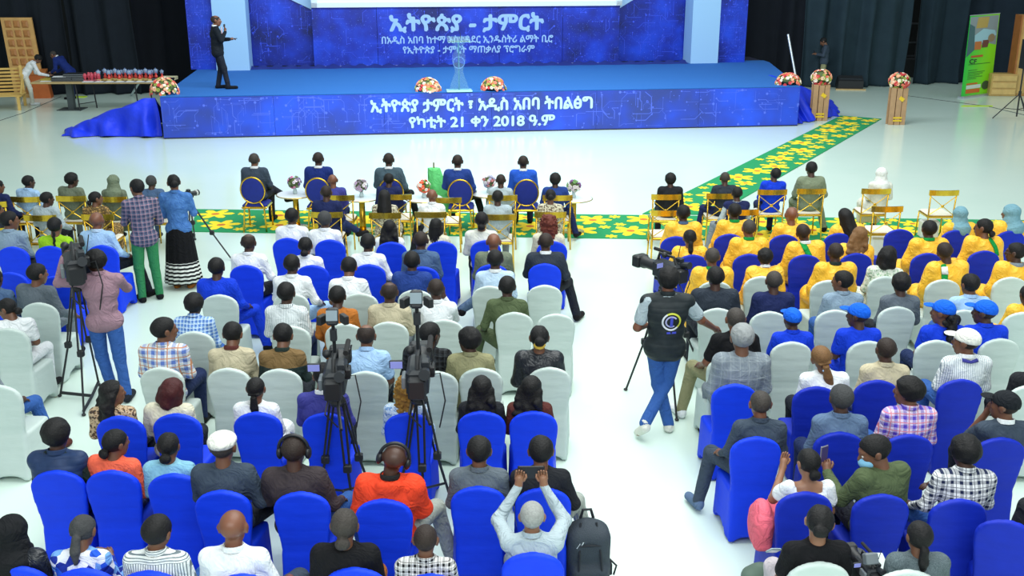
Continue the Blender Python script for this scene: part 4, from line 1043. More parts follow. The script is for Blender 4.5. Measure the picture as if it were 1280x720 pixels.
def garment(pn, typ):
    key = (pn, typ)
    if key in GARM: return GARM[key]
    J = POSE[pn]; t = lambda v: tuple(v); M = np.array(J['UM']); w = J['wide']; SEEDN[0] += 1; sd = SEEDN[0]
    mt = cloth('white'); UM = J['UM']; e = []; seat = J['seat']
    if typ in ('blouse', 'shirt', 'tshirt', 'jacket', 'vest', 'robe', 'hood'):
        b = dict(blouse=.016, shirt=.016, tshirt=.014, jacket=.026, vest=.034, robe=.04, hood=.034)[typ]; k = .03
        hem = J['pel'] + UM @ V3(0, 0, -.03 if seat else (-.10 if typ in ('jacket', 'robe') else -.04))
        e.append(('e', t(J['pel'] + V3(0, 0, 0 if seat else -.02)), (.158 + b, .118 + b * .8, .10 + b * .5), M))
        if not seat: e.append(('c', t(hem + UM @ V3(-.06, 0, 0)), t(hem + UM @ V3(.06, 0, 0)), .125 + b * .5, .125 + b * .5))
        e.append(('c', t(J['pel'].lerp(J['waist'], .2)), t(J['waist']), .115 + b, .105 + b)); e.append(('e', t(J['waist']), (.142 * w + b, .10 + b * .9, .15), M)); e.append(('e', t(J['chest']), (.168 * w + b, .108 + b, .185), M))
        ch = J['chest'] + UM @ V3(0, -.035, .045)
        e.append(('b', t(J['chest'] + UM @ V3(0, .0, .035)), (.155 * w + b, .07 + b, .09), .06, M))
        if typ != 'blouse': e.append(('c', t(J['neckb'] + UM @ V3(0, .004, -.03)), t(J['neckb'] + UM @ V3(0, .008, .05)), .080, .068))
        for s in (-1, 1):
            sh = J['sh', s] + UM @ V3(0, 0, .006 if typ == 'jacket' else 0)
            if typ != 'blouse': e.append(('c', t(J['neckb'] + UM @ V3(.03 * s, 0, -.012)), t(sh), .052 + b * .3, .054 + b * .45))
            if typ == 'vest': e.append(('c', t(sh), t(sh.lerp(J['el', s], .08)), .058 + b * .3, .058 + b * .2)); continue
            if typ == 'blouse': m_ = J['sh', s].lerp(J['el', s], .5); e.append(('c', t(sh), t(m_), .062, .075)); continue
            if typ == 'tshirt': m_ = J['sh', s].lerp(J['el', s], .68); e.append(('c', t(sh), t(m_), .056 + b, .052 + b)); continue
            q = dict(shirt=0, jacket=.008, robe=.028, hood=.02)[typ]
            e.append(('c', t(sh), t(J['el', s]), .060 + q + b * .3, .048 + q * 1.2)); e.append(('c', t(J['el', s]), t(J['wr', s]), .049 + q * 1.2, .034 + q * (1.6 if typ == 'robe' else .6)))
        if typ == 'robe':
            for s in (-1, 1): e.append(('c', t(J['chest'] + UM @ V3(.12 * s, -.02, 0)), t(J['el', s] + V3(.0, .02, -.06)), .10, .085)); e.append(('c', t(J['pel'] + V3(.12 * s, 0, 0)), t(J['kn', s] + V3(.04 * s, -.12, .0)), .11, .09))
        if typ == 'hood': e.append(('e', t(J['neckb'] + UM @ V3(0, -.075, -.02)), (.10, .055, .075), M))
        amp = dict(blouse=.006, shirt=.006, tshirt=.0055, jacket=.005, vest=.003, robe=.011, hood=.007)[typ]
        nb = np.array(J['neckb'] + UM @ V3(0, .01, .03), np.float32); ux = np.array(UM @ V3(0, -.25, 1).normalized(), np.float32)
        nbl = np.array(J['neckb'] + UM @ V3(0, 0, -.075), np.float32); uz_ = np.array(UM @ V3(0, 0, 1), np.float32); uxx = np.array(UM @ V3(1, 0, 0), np.float32)
        me = sdf_mesh('garment', e, .0125, .028, mt, cut=(lambda P: np.minimum((P - nbl) @ uz_, .105 - np.abs((P - nbl) @ uxx)).astype(np.float32)) if typ == 'blouse' else lambda P: np.where(np.linalg.norm(P - nb, axis=-1) < .115, (P - nb) @ ux, -1.0).astype(np.float32), noise_=(amp, 17, sd))
    elif typ == 'trousers':
        e.append(('e', t(J['pel'] + V3(0, 0, -.01)), (.168, .128, .10) if seat else (.155, .115, .09), None))
        for s in (-1, 1): e.append(('c', t(J['hip', s]), t(J['kn', s]), .092, .070)); e.append(('c', t(J['kn', s]), t(J['an', s] + V3(0, 0, -.01)), .068, .054))
        if not seat: e.append(('c', t(J['pel'] + V3(-.05, 0, .0)), t(J['pel'] + V3(.05, 0, .0)), .105, .105))
        me = sdf_mesh('trousers', e, .0125, .02, mt, noise_=(.004, 15, sd))
    elif typ in ('shoe_l', 'shoe_r'):
        for s in ((-1,) if typ == 'shoe_l' else (1,)):
            a, b_ = J['an', s], J['toe', s]; e.append(('c', t(a + V3(0, -.03, -.045)), t(b_ + V3(0, .02, 0)), .047, .042)); e.append(('c', t(a + V3(0, 0, -.04)), t(a + V3(0, 0, .0)), .052, .050))
        me = sdf_mesh('shoe', e, .0125, .015, mt, cut=lambda P: (.004 - P[..., 2]))
    elif typ == 'dress':
        e.append(('e', t(J['pel']), (.185, .15, .11), None))
        for s in (-1, 1): e.append(('c', t(J['hip', s]), t(J['kn', s]), .11, .10)); e.append(('c', t(J['kn', s]), t(J['an', s] + V3(0, 0, .12)), .10, .10))
        e.append(('c', (0, .38, .5), (0, .4, .25), .10, .10))
        me = sdf_mesh('dress_skirt', e, .0125, .04, mt, noise_=(.006, 15, sd))
    GARM[key] = me; return me
COLLAR = {}
def collar_mesh(pn, typ):
    key = (pn, typ)
    if key in COLLAR: return COLLAR[key]
    J = POSE[pn]; UM = J['UM']; mb = MB(); c = J['neckb'] + UM @ V3(0, .004, .0)
    rows = [(.073, .01), (.071, .040), (.067, .050), (.062, .042)] if typ != 'round' else [(.094, -.01), (.090, .025), (.080, .036), (.066, .026)]
    V = []; F = []; n = 20
    for (r_, z) in rows:
        for k in range(n):
            a = 2 * math.pi * k / n; V.append(c + UM @ V3(r_ * math.sin(a), -r_ * math.cos(a), z + .012 * math.cos(a)))
    for i in range(len(rows) - 1):
        for k in range(n): F.append((i * n + k, i * n + (k + 1) % n, (i + 1) * n + (k + 1) % n, (i + 1) * n + k))
    COLLAR[key] = make_mesh('collar', V, F, cloth('white'), True); return COLLAR[key]
# hair and headwear in head space (origin mid head)
HAIR = {}
def crop_cut(P, drop=0.0, nape=-.062):
    y, z = P[..., 1], P[..., 2]
    return np.maximum(nape - drop - z, (-.052 - drop + 1.12 * (y + .03)) - z)
def facecut(P): return P[..., 1] - np.clip(.6 * P[..., 2], -.035, .07)
def hair(style):
    if style in HAIR: return HAIR[style]
    K = hairm('k'); H = .0085; cr = ('e', (0, -.012, .034)); r = RND
    def shell(o): return ('e', (0, -.014, .036), (.077 + o, .096 + o, .084 + o), None)
    sk = lambda P: np.maximum(crop_cut(P), -1)
    if style == 'short': me = sdf_mesh('hair', [shell(.011)], H, .01, K, cut=crop_cut, noise_=(.002, 70, 1))
    elif style == 'buzz': me = sdf_mesh('hair', [shell(.0045)], H, .01, K, cut=crop_cut)
    elif style == 'balding': me = sdf_mesh('hair', [shell(.006)], H, .01, K, cut=lambda P: np.maximum(crop_cut(P), (np.sqrt(P[..., 0] ** 2 + (P[..., 1] + .0) ** 2) < .062).astype(np.float32) * np.where(P[..., 2] > .05, 1.0, -1.0).astype(np.float32) * .02 - .003))
    elif style == 'afro': me = sdf_mesh('hair', [shell(.022)], H, .01, K, cut=lambda P: crop_cut(P, .004, -.066), noise_=(.004, 75, 2))
    elif style == 'long':
        pr = [shell(.014), ('c', (0, -.06, .02), (0, -.125, -.20), .085, .085), ('c', (-.05, -.05, .0), (-.07, -.09, -.20), .05, .055), ('c', (.05, -.05, .0), (.07, -.09, -.20), .05, .055)]
        me = sdf_mesh('hair', pr, H, .03, K, cut=facecut, noise_=(.006, 42, 3))
    elif style == 'longwavy':
        pr = [shell(.018)] + [('c', (x, -.05, .0), (x * 1.5 + .01 * math.sin(i), -.10, -.21 - .03 * (i % 2)), .05, .045) for i, x in enumerate((-.07, -.035, 0, .035, .07))]
        q = random.Random(5); pr += [('e', (q.uniform(-.11, .11), -.09 + q.uniform(-.05, .03), q.uniform(-.24, -.06)), (.028, .026, .03), None) for _ in range(34)]
        me = sdf_mesh('hair', pr, H, .02, K, cut=facecut, noise_=(.004, 60, 4))
    elif style == 'capcurls':
        q = random.Random(8); pr = [('c', (0, -.085, -.02), (0, -.11, -.17), .055, .055)] + [('e', (q.uniform(-.10, .10), -.09 + q.uniform(-.045, .03), q.uniform(-.25, .0)), (.026, .024, .028), None) for _ in range(46)]
        me = sdf_mesh('hair', pr, H, .02, K, cut=facecut, noise_=(.004, 60, 4))
    elif style == 'curly':
        pr = [shell(.022), ('e', (0, -.06, -.06), (.10, .065, .09), None), ('e', (0, -.07, -.13), (.09, .05, .06), None)]; q = random.Random(6)
        for _ in range(120):
            a, z_ = q.uniform(-2.4, 2.4), q.uniform(-.19, .13); rr = .105 * math.sqrt(max(.08, 1 - ((z_ - .03) / .13) ** 2)) if z_ > .03 else .108
            pr.append(('e', (rr * math.sin(a), -.02 - rr * math.cos(a), z_), (.016, .016, .016), None))
        me = sdf_mesh('hair', pr, .0075, .008, K, cut=facecut, noise_=(.003, 95, 5))
    elif style == 'bob':
        pr = [shell(.022), ('c', (-.055, -.03, .0), (-.07, -.03, -.075), .055, .052), ('c', (.055, -.03, .0), (.07, -.03, -.075), .055, .052), ('c', (0, -.07, .0), (0, -.085, -.085), .07, .062)]
        me = sdf_mesh('hair', pr, H, .03, K, cut=facecut, noise_=(.006, 50, 6))
    elif style in ('bun', 'lowbun', 'topbun'):
        bz, by, br = {'bun': (.02, -.135, .042), 'lowbun': (-.05, -.115, .042), 'topbun': (.10, -.085, .038)}[style]
        me = sdf_mesh('hair', [shell(.009), ('e', (0, by, bz), (br * 1.15, br * .85, br), None)], H, .012, K, cut=lambda P: np.maximum(np.minimum(crop_cut(P, .006, -.075), np.linalg.norm(P - np.array([0, by, bz], np.float32), axis=-1) - br * 1.2), -1), noise_=(.003, 85, 7))
    elif style == 'ponytail':
        pr = [shell(.009), ('e', (0, -.115, -.03), (.028, .025, .028), None), ('c', (0, -.12, -.035), (0, -.125, -.12), .030, .034), ('c', (0, -.125, -.12), (.005, -.115, -.20), .034, .014)]
        me = sdf_mesh('hair', pr, H, .012, K, cut=lambda P: np.minimum(crop_cut(P, .006, -.075), P[..., 1] + .085), noise_=(.003, 80, 8))
    elif style == 'braidpony':
        mb = []
        for i in range(11):
            a = i * .57; x0 = .018 * math.cos(a); y0 = -.115 + .014 * math.sin(a); mb.append(('c', (x0, y0, -.03), (x0 * 1.7, y0 - .005, -.13), .011, .010)); mb.append(('c', (x0 * 1.7, y0 - .005, -.13), (x0 * 1.2 + .01, y0 + .01, -.235), .010, .006))
        for i in range(9):
            a = math.radians(-80 + i * 20); mb.append(('c', (.066 * math.sin(a), .03, .095 - abs(a) * .045), (.045 * math.sin(a), -.105, -.005), .010, .010))
        me = sdf_mesh('hair', [shell(.006)] + mb, .0075, .006, K, cut=lambda P: np.minimum(crop_cut(P, .006, -.075), P[..., 1] + .085))
    elif style == 'onebraid':
        pr = [shell(.009)] + [('e', (.02 + .006 * math.sin(i * 2.2), -.112 - .004 * i + .0, -.045 - .026 * i), (.021 - .0012 * i, .019 - .001 * i, .020), None) for i in range(9)]
        me = sdf_mesh('hair', pr, H, .008, K, cut=lambda P: np.minimum(crop_cut(P, .006, -.075), P[..., 1] + .085))
    elif style == 'braids':
        mb = []
        for i in range(15):
            a = math.radians(-98 + i * 14); x, y = .082 * math.sin(a), -.014 - .098 * math.cos(a)
            mb.append(('c', (x * .7, y * .5, .10), (x * 1.0, y, .02), .012, .012)); mb.append(('c', (x, y, .02), (x * 1.1, y - .02, -.24 + .02 * (i % 3)), .012, .008))
        me = sdf_mesh('hair', [shell(.008)] + mb, .0078, .006, K, cut=lambda P: np.minimum(crop_cut(P, .006, -.075), np.maximum(P[..., 1] + .0, -.25 - P[..., 2])))
    elif style == 'cornrow':
        mb = [('c', (.066 * math.sin(math.radians(-80 + i * 20)), .03, .095 - abs(math.radians(-80 + i * 20)) * .045), (.05 * math.sin(math.radians(-80 + i * 20)), -.10, -.03), .010, .010) for i in range(9)]
        me = sdf_mesh('hair', [shell(.004)] + mb, .0075, .005, K, cut=crop_cut)
    elif style == 'hijab':
        pr = [shell(.024), ('e', (0, -.02, -.06), (.092, .10, .09), None), ('c', (0, -.03, -.10), (0, -.055, -.17), .11, .155), ('e', (0, .02, -.15), (.11, .10, .06), None)]
        me = sdf_mesh('headscarf', pr, .009, .03, K, cut=lambda P: np.where(P[..., 1] > .05, .06 - np.sqrt(P[..., 0] ** 2 + ((P[..., 2] + .01) / 1.4) ** 2), -.2).astype(np.float32), noise_=(.005, 34, 9))
    elif style == 'cap':
        pr = [('e', (0, -.012, .043), (.091, .112, .095), None), ('e', (0, .125, .058), (.066, .062, .010), None), ('e', (0, -.012, .133), (.010, .010, .007), None)]
        me = sdf_mesh('cap', pr, .0075, .008, K, cut=lambda P: np.where(P[..., 1] < .085, .028 - P[..., 2] + .14 * P[..., 1], -.1).astype(np.float32))
    elif style == 'flatcap':
        pr = [('e', (0, -.005, .062), (.098, .118, .062), None), ('e', (0, .10, .045), (.062, .055, .012), None)]
        me = sdf_mesh('cap', pr, .0075, .02, K, cut=lambda P: .02 - P[..., 2], noise_=(.003, 40, 10))
    elif style == 'knit':
        me = sdf_mesh('cap', [('e', (0, -.014, .04), (.089, .108, .097), None)], .0075, .01, K, cut=lambda P: np.maximum(-.012 - P[..., 2] + .45 * P[..., 1], -1), noise_=(.0022, 150, 11))
    HAIR[style] = me; return me
phones_me = None
def headphones(parent, M):
    mb = MB(); mb.tube([(.098 * math.cos(t * math.pi / 14), -.02, .03 + .108 * math.sin(t * math.pi / 14)) for t in range(15)], .012, 8)
    for s in (-1, 1): mb.ball((.094 * s, -.01, .0), (.024, .040, .048), 12, 8)
    mb.tube([(-.10, .0, -.03), (-.085, .07, -.07), (-.03, .12, -.075)], .004, 5)
    o = obj_from('headphones', mb.mesh('headphones', plain('headphone_black', (24, 27, 34), .4), True), parent); o.matrix_local = M; return o

def strip_on(parent, me, cx_pts, w, mat, name, off=.010, direction=(0, 1, 0)):
    """band of cloth lying on the back of a garment: follows (x, z) points, found on the surface by rays"""
    bv = BVHTree.FromPolygons([v.co for v in me.vertices], [p.vertices for p in me.polygons]); V = []; F = []; d = Vector(direction)
    pts = []
    for i in range(len(cx_pts) - 1):
        a, b = Vector(cx_pts[i]), Vector(cx_pts[i + 1]); n = max(2, int((b - a).length / .03))
        for k in range(n): pts.append(a.lerp(b, k / n))
    pts.append(Vector(cx_pts[-1])); last = -.2
    for i, p in enumerate(pts):
        t = (pts[min(i + 1, len(pts) - 1)] - pts[max(0, i - 1)]).normalized(); nrm = Vector((-t.y, t.x))
        for k in (-1, -.33, .33, 1):
            q = p + nrm * w * k; h = bv.ray_cast(Vector((q.x, -1.0 * d.y, q.y)), d)
            y = h[0].y if h[0] is not None else last
            last = y; V.append((q.x, y - off * d.y, q.y))
    for i in range(len(pts) - 1):
        for k in range(3): F.append((i * 4 + k, i * 4 + k + 1, i * 4 + k + 5, i * 4 + k + 4))
    o = obj_from(name, make_mesh(name, V, F, mat, True), parent); s = o.modifiers.new('s', 'SOLIDIFY'); s.thickness = .006; return o

HAIRDEF = dict(capcurls=('capcurls', 'k'), short=('short', 'k'), buzz=('buzz', 'z'), greybuzz=('buzz', 'gz'), greyshort=('short', 'g'), whiteshort=('buzz', 'w'), balding=('balding', 'z'), afro=('afro', 'k'), long=('long', 'k'), longwavy=('longwavy', 'k'), curly=('curly', 'k'),
               curlygold=('curly', 'gold'), wavybrown=('longwavy', 'br'), redbob=('bob', 'red'), redcurly=('curly', 'auburn'), bob=('bob', 'k'), bun=('bun', 'k'), lowbun=('lowbun', 'k'), topbun=('topbun', 'k'), ponytail=('ponytail', 'k'), greypony=('ponytail', 'g'), greybun=('lowbun', 'gz'),
               braidpony=('braidpony', 'k'), goldpony=('braidpony', 'br'), onebraid=('onebraid', 'k'), braids=('braids', 'k'), cornrow=('cornrow', 'k'))
HATS = dict(hijabblue=('hijab', 'headscarfblue'), hijabgreen=('hijab', 'headscarfgreen'), hijabwhite=('hijab', 'headscarfwhite'), hijabblack=('hijab', 'headscarfblack'), capblue=('cap', 'capblue'), capwhite=('cap', 'capwhite'),
            capblack=('cap', 'capblack'), flatcap=('flatcap', 'capwhite'), knit=('knit', 'capgrey'))
def person(label, loc, rz, pn, top, bottom, tone, hr, group=None, scale=1.0, seatz=.47, collar=None, extras=(), shoes=None, sx=1.0):
    J = POSE[pn]
    root = empty('person', (loc[0], loc[1], (loc[2] if len(loc) > 2 else 0) + (seatz * (1 - scale) if J['seat'] else 0)), rz, label, 'person', group); root.scale = (scale * sx, scale * sx, scale)
    obj_from('body', body_mesh(pn), root, skin(tone))
    if not isinstance(top, (list, tuple)) or isinstance(top[0], str): top = [top]
    gm_ = None
    for tt in top:
        if tt is None: continue
        typ, mname = tt; me = garment(pn, typ); gm_ = me
        obj_from({'shirt': 'shirt', 'tshirt': 't_shirt', 'blouse': 'blouse', 'jacket': 'jacket', 'vest': 'vest', 'robe': 'robe', 'hood': 'hoodie'}[typ], me, root, cloth(mname))
    if collar: obj_from('collar', collar_mesh(pn, 'round' if collar.startswith('r:') else 'shirt'), root, cloth(collar.replace('r:', '')))
    if bottom:
        if bottom.startswith('dress:'): obj_from('skirt', garment(pn, 'dress'), root, cloth(bottom[6:]))
        else: obj_from('trousers', garment(pn, 'trousers'), root, cloth(bottom))
    shoes = shoes or 'black'
    if shoes:
        for q in ('shoe_l', 'shoe_r'): obj_from('shoe', garment(pn, q), root, cloth(shoes))
    HM = Matrix.Translation(J['head']) @ J['HM'].to_4x4() @ Matrix.Scale(HS, 4)
    for h in ([hr] if isinstance(hr, str) else (hr or [])):
        if h in HAIRDEF:
            st, c = HAIRDEF[h]; o = obj_from('hair', hair(st), root, hairm(c)); o.matrix_local = HM
        elif h in HATS:
            st, c = HATS[h]; me = hair(st); o = obj_from('headscarf' if st == 'hijab' else 'cap', me, root, cloth(c)); o.matrix_local = HM
        elif h == 'headphones': headphones(root, HM)
        elif h == 'band': o = obj_from('hair_tie', MB().tube([(.03 * math.cos(t * .7854), -.122 + .0 * t, -.055 + .012 * math.sin(t * .7854)) for t in range(8)], .009, 6, closed=True).mesh('hair_tie', plain('hair_tie_pale', (160, 190, 220), .5)), root); o.matrix_local = HM
        elif h == 'scrunchie': o = obj_from('scrunchie', MB().tube([(.04 * math.cos(t * .7854), -.13, -.01 + .03 * math.sin(t * .7854)) for t in range(8)], .016, 8, closed=True).mesh('scrunchie', plain('scrunchie_yellow', (206, 170, 60), .6, bmp=1, bs=60), True), root); o.matrix_local = HM
        elif h == 'glasses':
            mb = MB()
            for s in (-1, 1): mb.tube([(.036 * s + .022 * math.cos(t * .7854), .094, .004 + .018 * math.sin(t * .7854)) for t in range(8)], .0028, 5, closed=True); mb.tube([(.058 * s, .094, .01), (.084 * s, .0, .012)], .0028, 5)
            mb.tube([(-.014, .096, .006), (.014, .096, .006)], .0025, 5)
            o = obj_from('glasses', mb.mesh('glasses', plain('dark_glasses', (20, 20, 24), .3)), root); o.matrix_local = HM
        elif h == 'mask':
            o = obj_from('face_mask', sdf_mesh('face_mask', [('e', (0, .062, -.052), (.062, .062, .05), None)], .0075, .01, cloth('white'), cut=lambda P: .03 - P[..., 1]), root, plain('mask_blue', (130, 190, 225), .7)); o.matrix_local = HM
    if 'face' in extras:
        for s in (-1, 1):
            m = Matrix.Translation(HP(J, .032 * s, .083, .008)) @ J['HM'].to_4x4()
            o = obj_from('eye', MB().ball((0, 0, 0), (.013, .009, .009), 8, 6).mesh('eye', plain('eye_white', (220, 214, 205), .3)), root); o.matrix_local = m
            o2 = obj_from('pupil', MB().ball((0, .006, 0), (.005, .004, .006), 6, 4).mesh('pupil', plain('pupil_dark', (20, 14, 12), .3)), o)
        o = obj_from('mouth', MB().ball((0, .0, 0), (.022, .006, .006), 8, 5).mesh('mouth', plain('lips', (120, 62, 58), .5)), root); o.matrix_local = Matrix.Translation(HP(J, 0, .096, -.056)) @ J['HM'].to_4x4()
    if 'sash' in extras: strip_on(root, gm_, [(-.07, 1.09), (.0, .95), (.07, .80)], .035, cloth('sashgreen'), 'sash')
    if 'sashpatch' in extras: strip_on(root, gm_, [(-.09, 1.07), (-.07, .72)], .035, cloth('sashgreen'), 'sash'); strip_on(root, gm_, [(-.088, 1.055), (-.082, .97)], .036, cloth('white'), 'sash_patch', .018)
    if 'sashr' in extras: strip_on(root, gm_, [(.05, 1.08), (.11, .98), (.15, .86)], .026, cloth('sashgreen'), 'sash')
    if 'lanyard' in extras: strip_on(root, gm_, [(-.07, 1.062), (0, 1.05), (.07, 1.062)], .012, cloth('purple'), 'lanyard', .012)
    return root

# ---------------------------------------------------------------- poses of the seated audience
POSE.update(
 rest=seated(), restl=seated(yaw=12, tilt=-3), restr=seated(yaw=-14, tilt=4), down=seated(pitch=22, lean=5, arms=('read', 'read')), left=seated(yaw=48), right=seated(yaw=-50),
 tiltl=seated(tilt=-13, side=-2), tiltr=seated(tilt=13, side=2), lean=seated(lean=14, pitch=-4, arms=('knee', 'knee')), fold=seated(arms=('fold', 'fold')), crossr=seated(legs='crossr', arms=('lap', 'knee')),
 crossl=seated(legs='crossl', arms=('fold', 'lap')), outr=seated(legs='outr', arms=('knee', 'side')), outl=seated(legs='outl', arms=('side', 'fold'), lean=3), hunch=seated(lean=16, pitch=24, arms=('read', 'read')),
 broad=seated(wide=1.12, arms=('side', 'side')), right_side=seated(yaw=-30, arms=('lap', 'side'), side=3, twist=-8), chin=seated(arms=('fold', 'chin'), yaw=8), handup=seated(arms=('phone', 'lap'), yaw=14, pitch=4),
 phone_r=seated(yaw=62, pitch=20, twist=22, arms=('hold', 'lap'), lean=2), tiltout=seated(tilt=12, side=2, legs='outr', arms=('lap', 'knee')), chinl=seated(yaw=48, arms=('chin', 'lap')), shoot=seated(arms=('up', 'up'), pitch=-8, lean=2))
def solve_head(px, py, z): return G(px, py, z)
def seat(label, hx, hy, ck, pn, top, bottom, tone, hr, cx=None, cy=None, grp=None, collar=None, extras=(), shoes=None, rz=0.0, sc=None, clabel=None, sx=1.00, lock=False):
    """ck: kind of chair; (cx, cy) the pixel of its top middle; the person sits on it with the head where the photo has it"""
    J = POSE[pn]; rz = math.radians(rz); Rz = Matrix.Rotation(rz, 3, 'Z'); hd = J['head']; rr = rotm()
    zt, yt = {'x': (.915, -.26), 'oval': (.98, -.265)}.get(ck, (TOPZ, TOPY))
    if cx is None:
        p = G(hx, hy, hd.z) - Rz @ V3(hd.x, hd.y, 0); loc = Vector((p.x, p.y, 0))
    else: loc = loc_from_top(cx, cy, rz, zt, yt)
    # the person's own place on the seat
    p = G(hx, hy, hd.z) - Rz @ V3(hd.x, hd.y, 0)
    dy = max(-.03, min(.16, p.y - loc.y)); py_ = loc.y + dy
    yy = py_ + (Rz @ hd).y; w = GY(hx, hy, yy); s = (w.z - .47) / (hd.z - .47); s = max(.88, min(1.14, s))
    px_ = w.x - (Rz @ hd).x * s; px_ = max(loc.x - .16, min(loc.x + .16, px_))
    if cx is None: loc = Vector((px_, py_ - .03, 0))
    person(label, (px_, py_, 0.004), rz, pn, top, bottom, tone, hr, grp, s, .47, collar, extras, shoes, sx)
    if ck:
        def cl(prefix):
            w_ = (prefix + ' under ' + (clabel or label)).split()
            for drop in ('the', 'a', 'seated', 'row,', 'with'):
                while len(w_) > 16 and drop in w_[3:]: w_.pop(3 + w_[3:].index(drop))
            if len(w_) > 16: print('LONG', ' '.join(w_))
            return ' '.join(w_[:16])
        if ck in ('blue', 'dblue', 'white'): covered_chair(loc, rz, ck, cl({'blue': 'blue chair', 'dblue': 'deep blue chair', 'white': 'white chair'}[ck]))
        elif ck == 'x': x_chair(loc, rz, cl('gold chair'))
        elif ck == 'oval': oval_chair(loc, rz, cl('oval chair'))
GL, GR, GV, GY_ = 'seated audience in the left block', 'seated audience in the right block', 'seated guests in the front rows', 'guests in yellow satin robes'
J_, S_, T_ = lambda c: ('jacket', c), lambda c: ('shirt', c), lambda c: ('tshirt', c)

# front row on oval chairs
seat('grey-haired man in charcoal suit with crossed leg, left end of front row', 318, 201, 'oval', 'crossr', J_('slate'), 'darktrouser', 'm', 'greybuzz', 314, 222, GV, 'white', (), 'black')
seat('dark-haired man in navy suit on second oval chair, beside pink flowers', 398, 200, 'oval', 'rest', J_('deepblue'), 'darktrouser', 'd', 'buzz', 396, 223, GV, 'white', (), 'black')
seat('man in dark slate suit on third oval chair, knees to the right', 486, 201, 'oval', 'outr', J_('tealgrey'), 'darktrouser', 'd', 'buzz', 488, 224, GV, 'white', (), 'black')
seat('man in blue suit on fourth oval chair, beside the green satin cloth', 572, 203, 'oval', 'outr', J_('suitblue'), 'darktrouser', 'd', 'buzz', 575, 225, GV, 'white', (), 'black')
seat('man in bright blue suit on rightmost oval chair', 654, 204, 'oval', 'rest', J_('brightblue'), 'navy', 'd', 'buzz', 658, 225, GV, 'white', (), 'black')
# second and third rows, gold chairs, left block
seat('bald brown-skinned man in violet-blue suit behind the second oval chair', 416, 228, 'x', 'restl', J_('purple'), 'navy', 'b', None, 424, 244, GV, None, (), 'black')
seat('dark-haired man in navy, partly hidden behind the third oval chair', 486, 226, 'x', 'rest', J_('navy'), 'darktrouser', 'd', 'short', 496, 243, GV)
seat('man in pale grey shirt, second gold row, left of rightmost oval chair', 626, 229, 'x', 'rest', S_('palegrey'), 'darktrouser', 'd', 'buzz', 628, 244, GV)
seat('dark-haired man in blue suit at the right end of second gold row', 694, 226, 'x', 'outr', J_('suitblue'), 'navy', 'd', 'afro', 697, 244, GV, None, (), 'black')
seat('man in navy suit with hair shaved short, left of third gold row', 408, 242, 'x', 'crossr', J_('navy'), 'darkjeans', 'd', 'buzz', 408, 265, GV, None, (), 'black')
seat('woman with long black hair and flowered dress in third gold row', 481, 250, 'x', 'rest', S_('floral_cream'), 'dress:floral_cream', 'm', 'long', 481, 266, GV)
seat('bald man in plain white shirt in the third gold row', 540, 246, 'x', 'outl', S_('white'), 'darktrouser', 'b', None, 538, 265, GV, 'white')
seat('man in pale grey suit in the third gold row', 622, 248, 'x', 'rest', J_('palegrey'), 'grey', 'd', 'short', 624, 268, GV)
seat('woman with hair bun and cream dress, right end of third gold row', 688, 250, 'x', 'rest', S_('floral_cream'), 'dress:floral_cream', 'm', 'bun', 688, 265, GV)
# first blue row, left block
seat('dark-haired man in white shirt, leftmost behind the gold chair rows', 365, 272, 'blue', 'rest', S_('white'), 'darktrouser', 'd', 'short', 359, 298, GL, 'white')
seat('grey-haired man in white shirt behind the short-haired navy suit', 406, 276, 'blue', 'rest', S_('white'), 'grey', 'd', 'greyshort', 412, 300, GL, 'white')
seat('woman with curly dark hair and white top in first blue row', 487, 288, 'blue', 'rest', S_('white'), 'darktrouser', 'm', 'longwavy', 489, 303, GL)
seat('woman with long dark braids over pale collar in first blue row', 545, 284, 'blue', 'restr', S_('cream'), 'darktrouser', 'm', 'braids', 552, 302, GL)
seat('woman with dark bun and pale top in first blue row', 602, 277, 'blue', 'rest', S_('offwhite'), 'darktrouser', 'm', ('lowbun',), 607, 301, GL)
seat('woman with reddish curls at the right end of first blue row', 686, 281, 'blue', 'rest', S_('cream'), 'dress:floral_cream', 'm', 'redcurly', 690, 302, GL)
# second blue row
seat('balding man in white shirt, leftmost of second blue row', 311, 305, 'blue', 'outr', S_('white'), 'darktrouser', 'd', 'balding', 307, 332, GL, 'white', sx=1.02)
seat('woman with dark bun and white shirt in second blue row', 382, 309, 'blue', 'rest', S_('white'), 'darktrouser', 'm', 'lowbun', 390, 332, GL, 'white')
seat('short-haired man in white shirt in the middle of second blue row', 460, 305, 'blue', 'outr', S_('white'), 'darktrouser', 'd', 'short', 461, 331, GL, 'white')
seat('man in mid-blue shirt behind the woman with long braids', 526, 302, 'blue', 'rest', S_('steelblue'), 'navy', 'd', 'buzz', 528, 334, GL, 'steelblue', sx=1.04)
seat('bald brown-skinned man in grey-green suit in second blue row', 617, 304, 'blue', 'rest', J_('greygreen'), 'grey', 'b', None, 615, 331, GL, 'white')
seat('large man in charcoal suit at the aisle end of second blue row', 682, 304, 'blue', 'outr', J_('charcoal'), 'darktrouser', 'd', 'buzz', 681, 330, GL, 'white', (), 'black', sx=1.04)
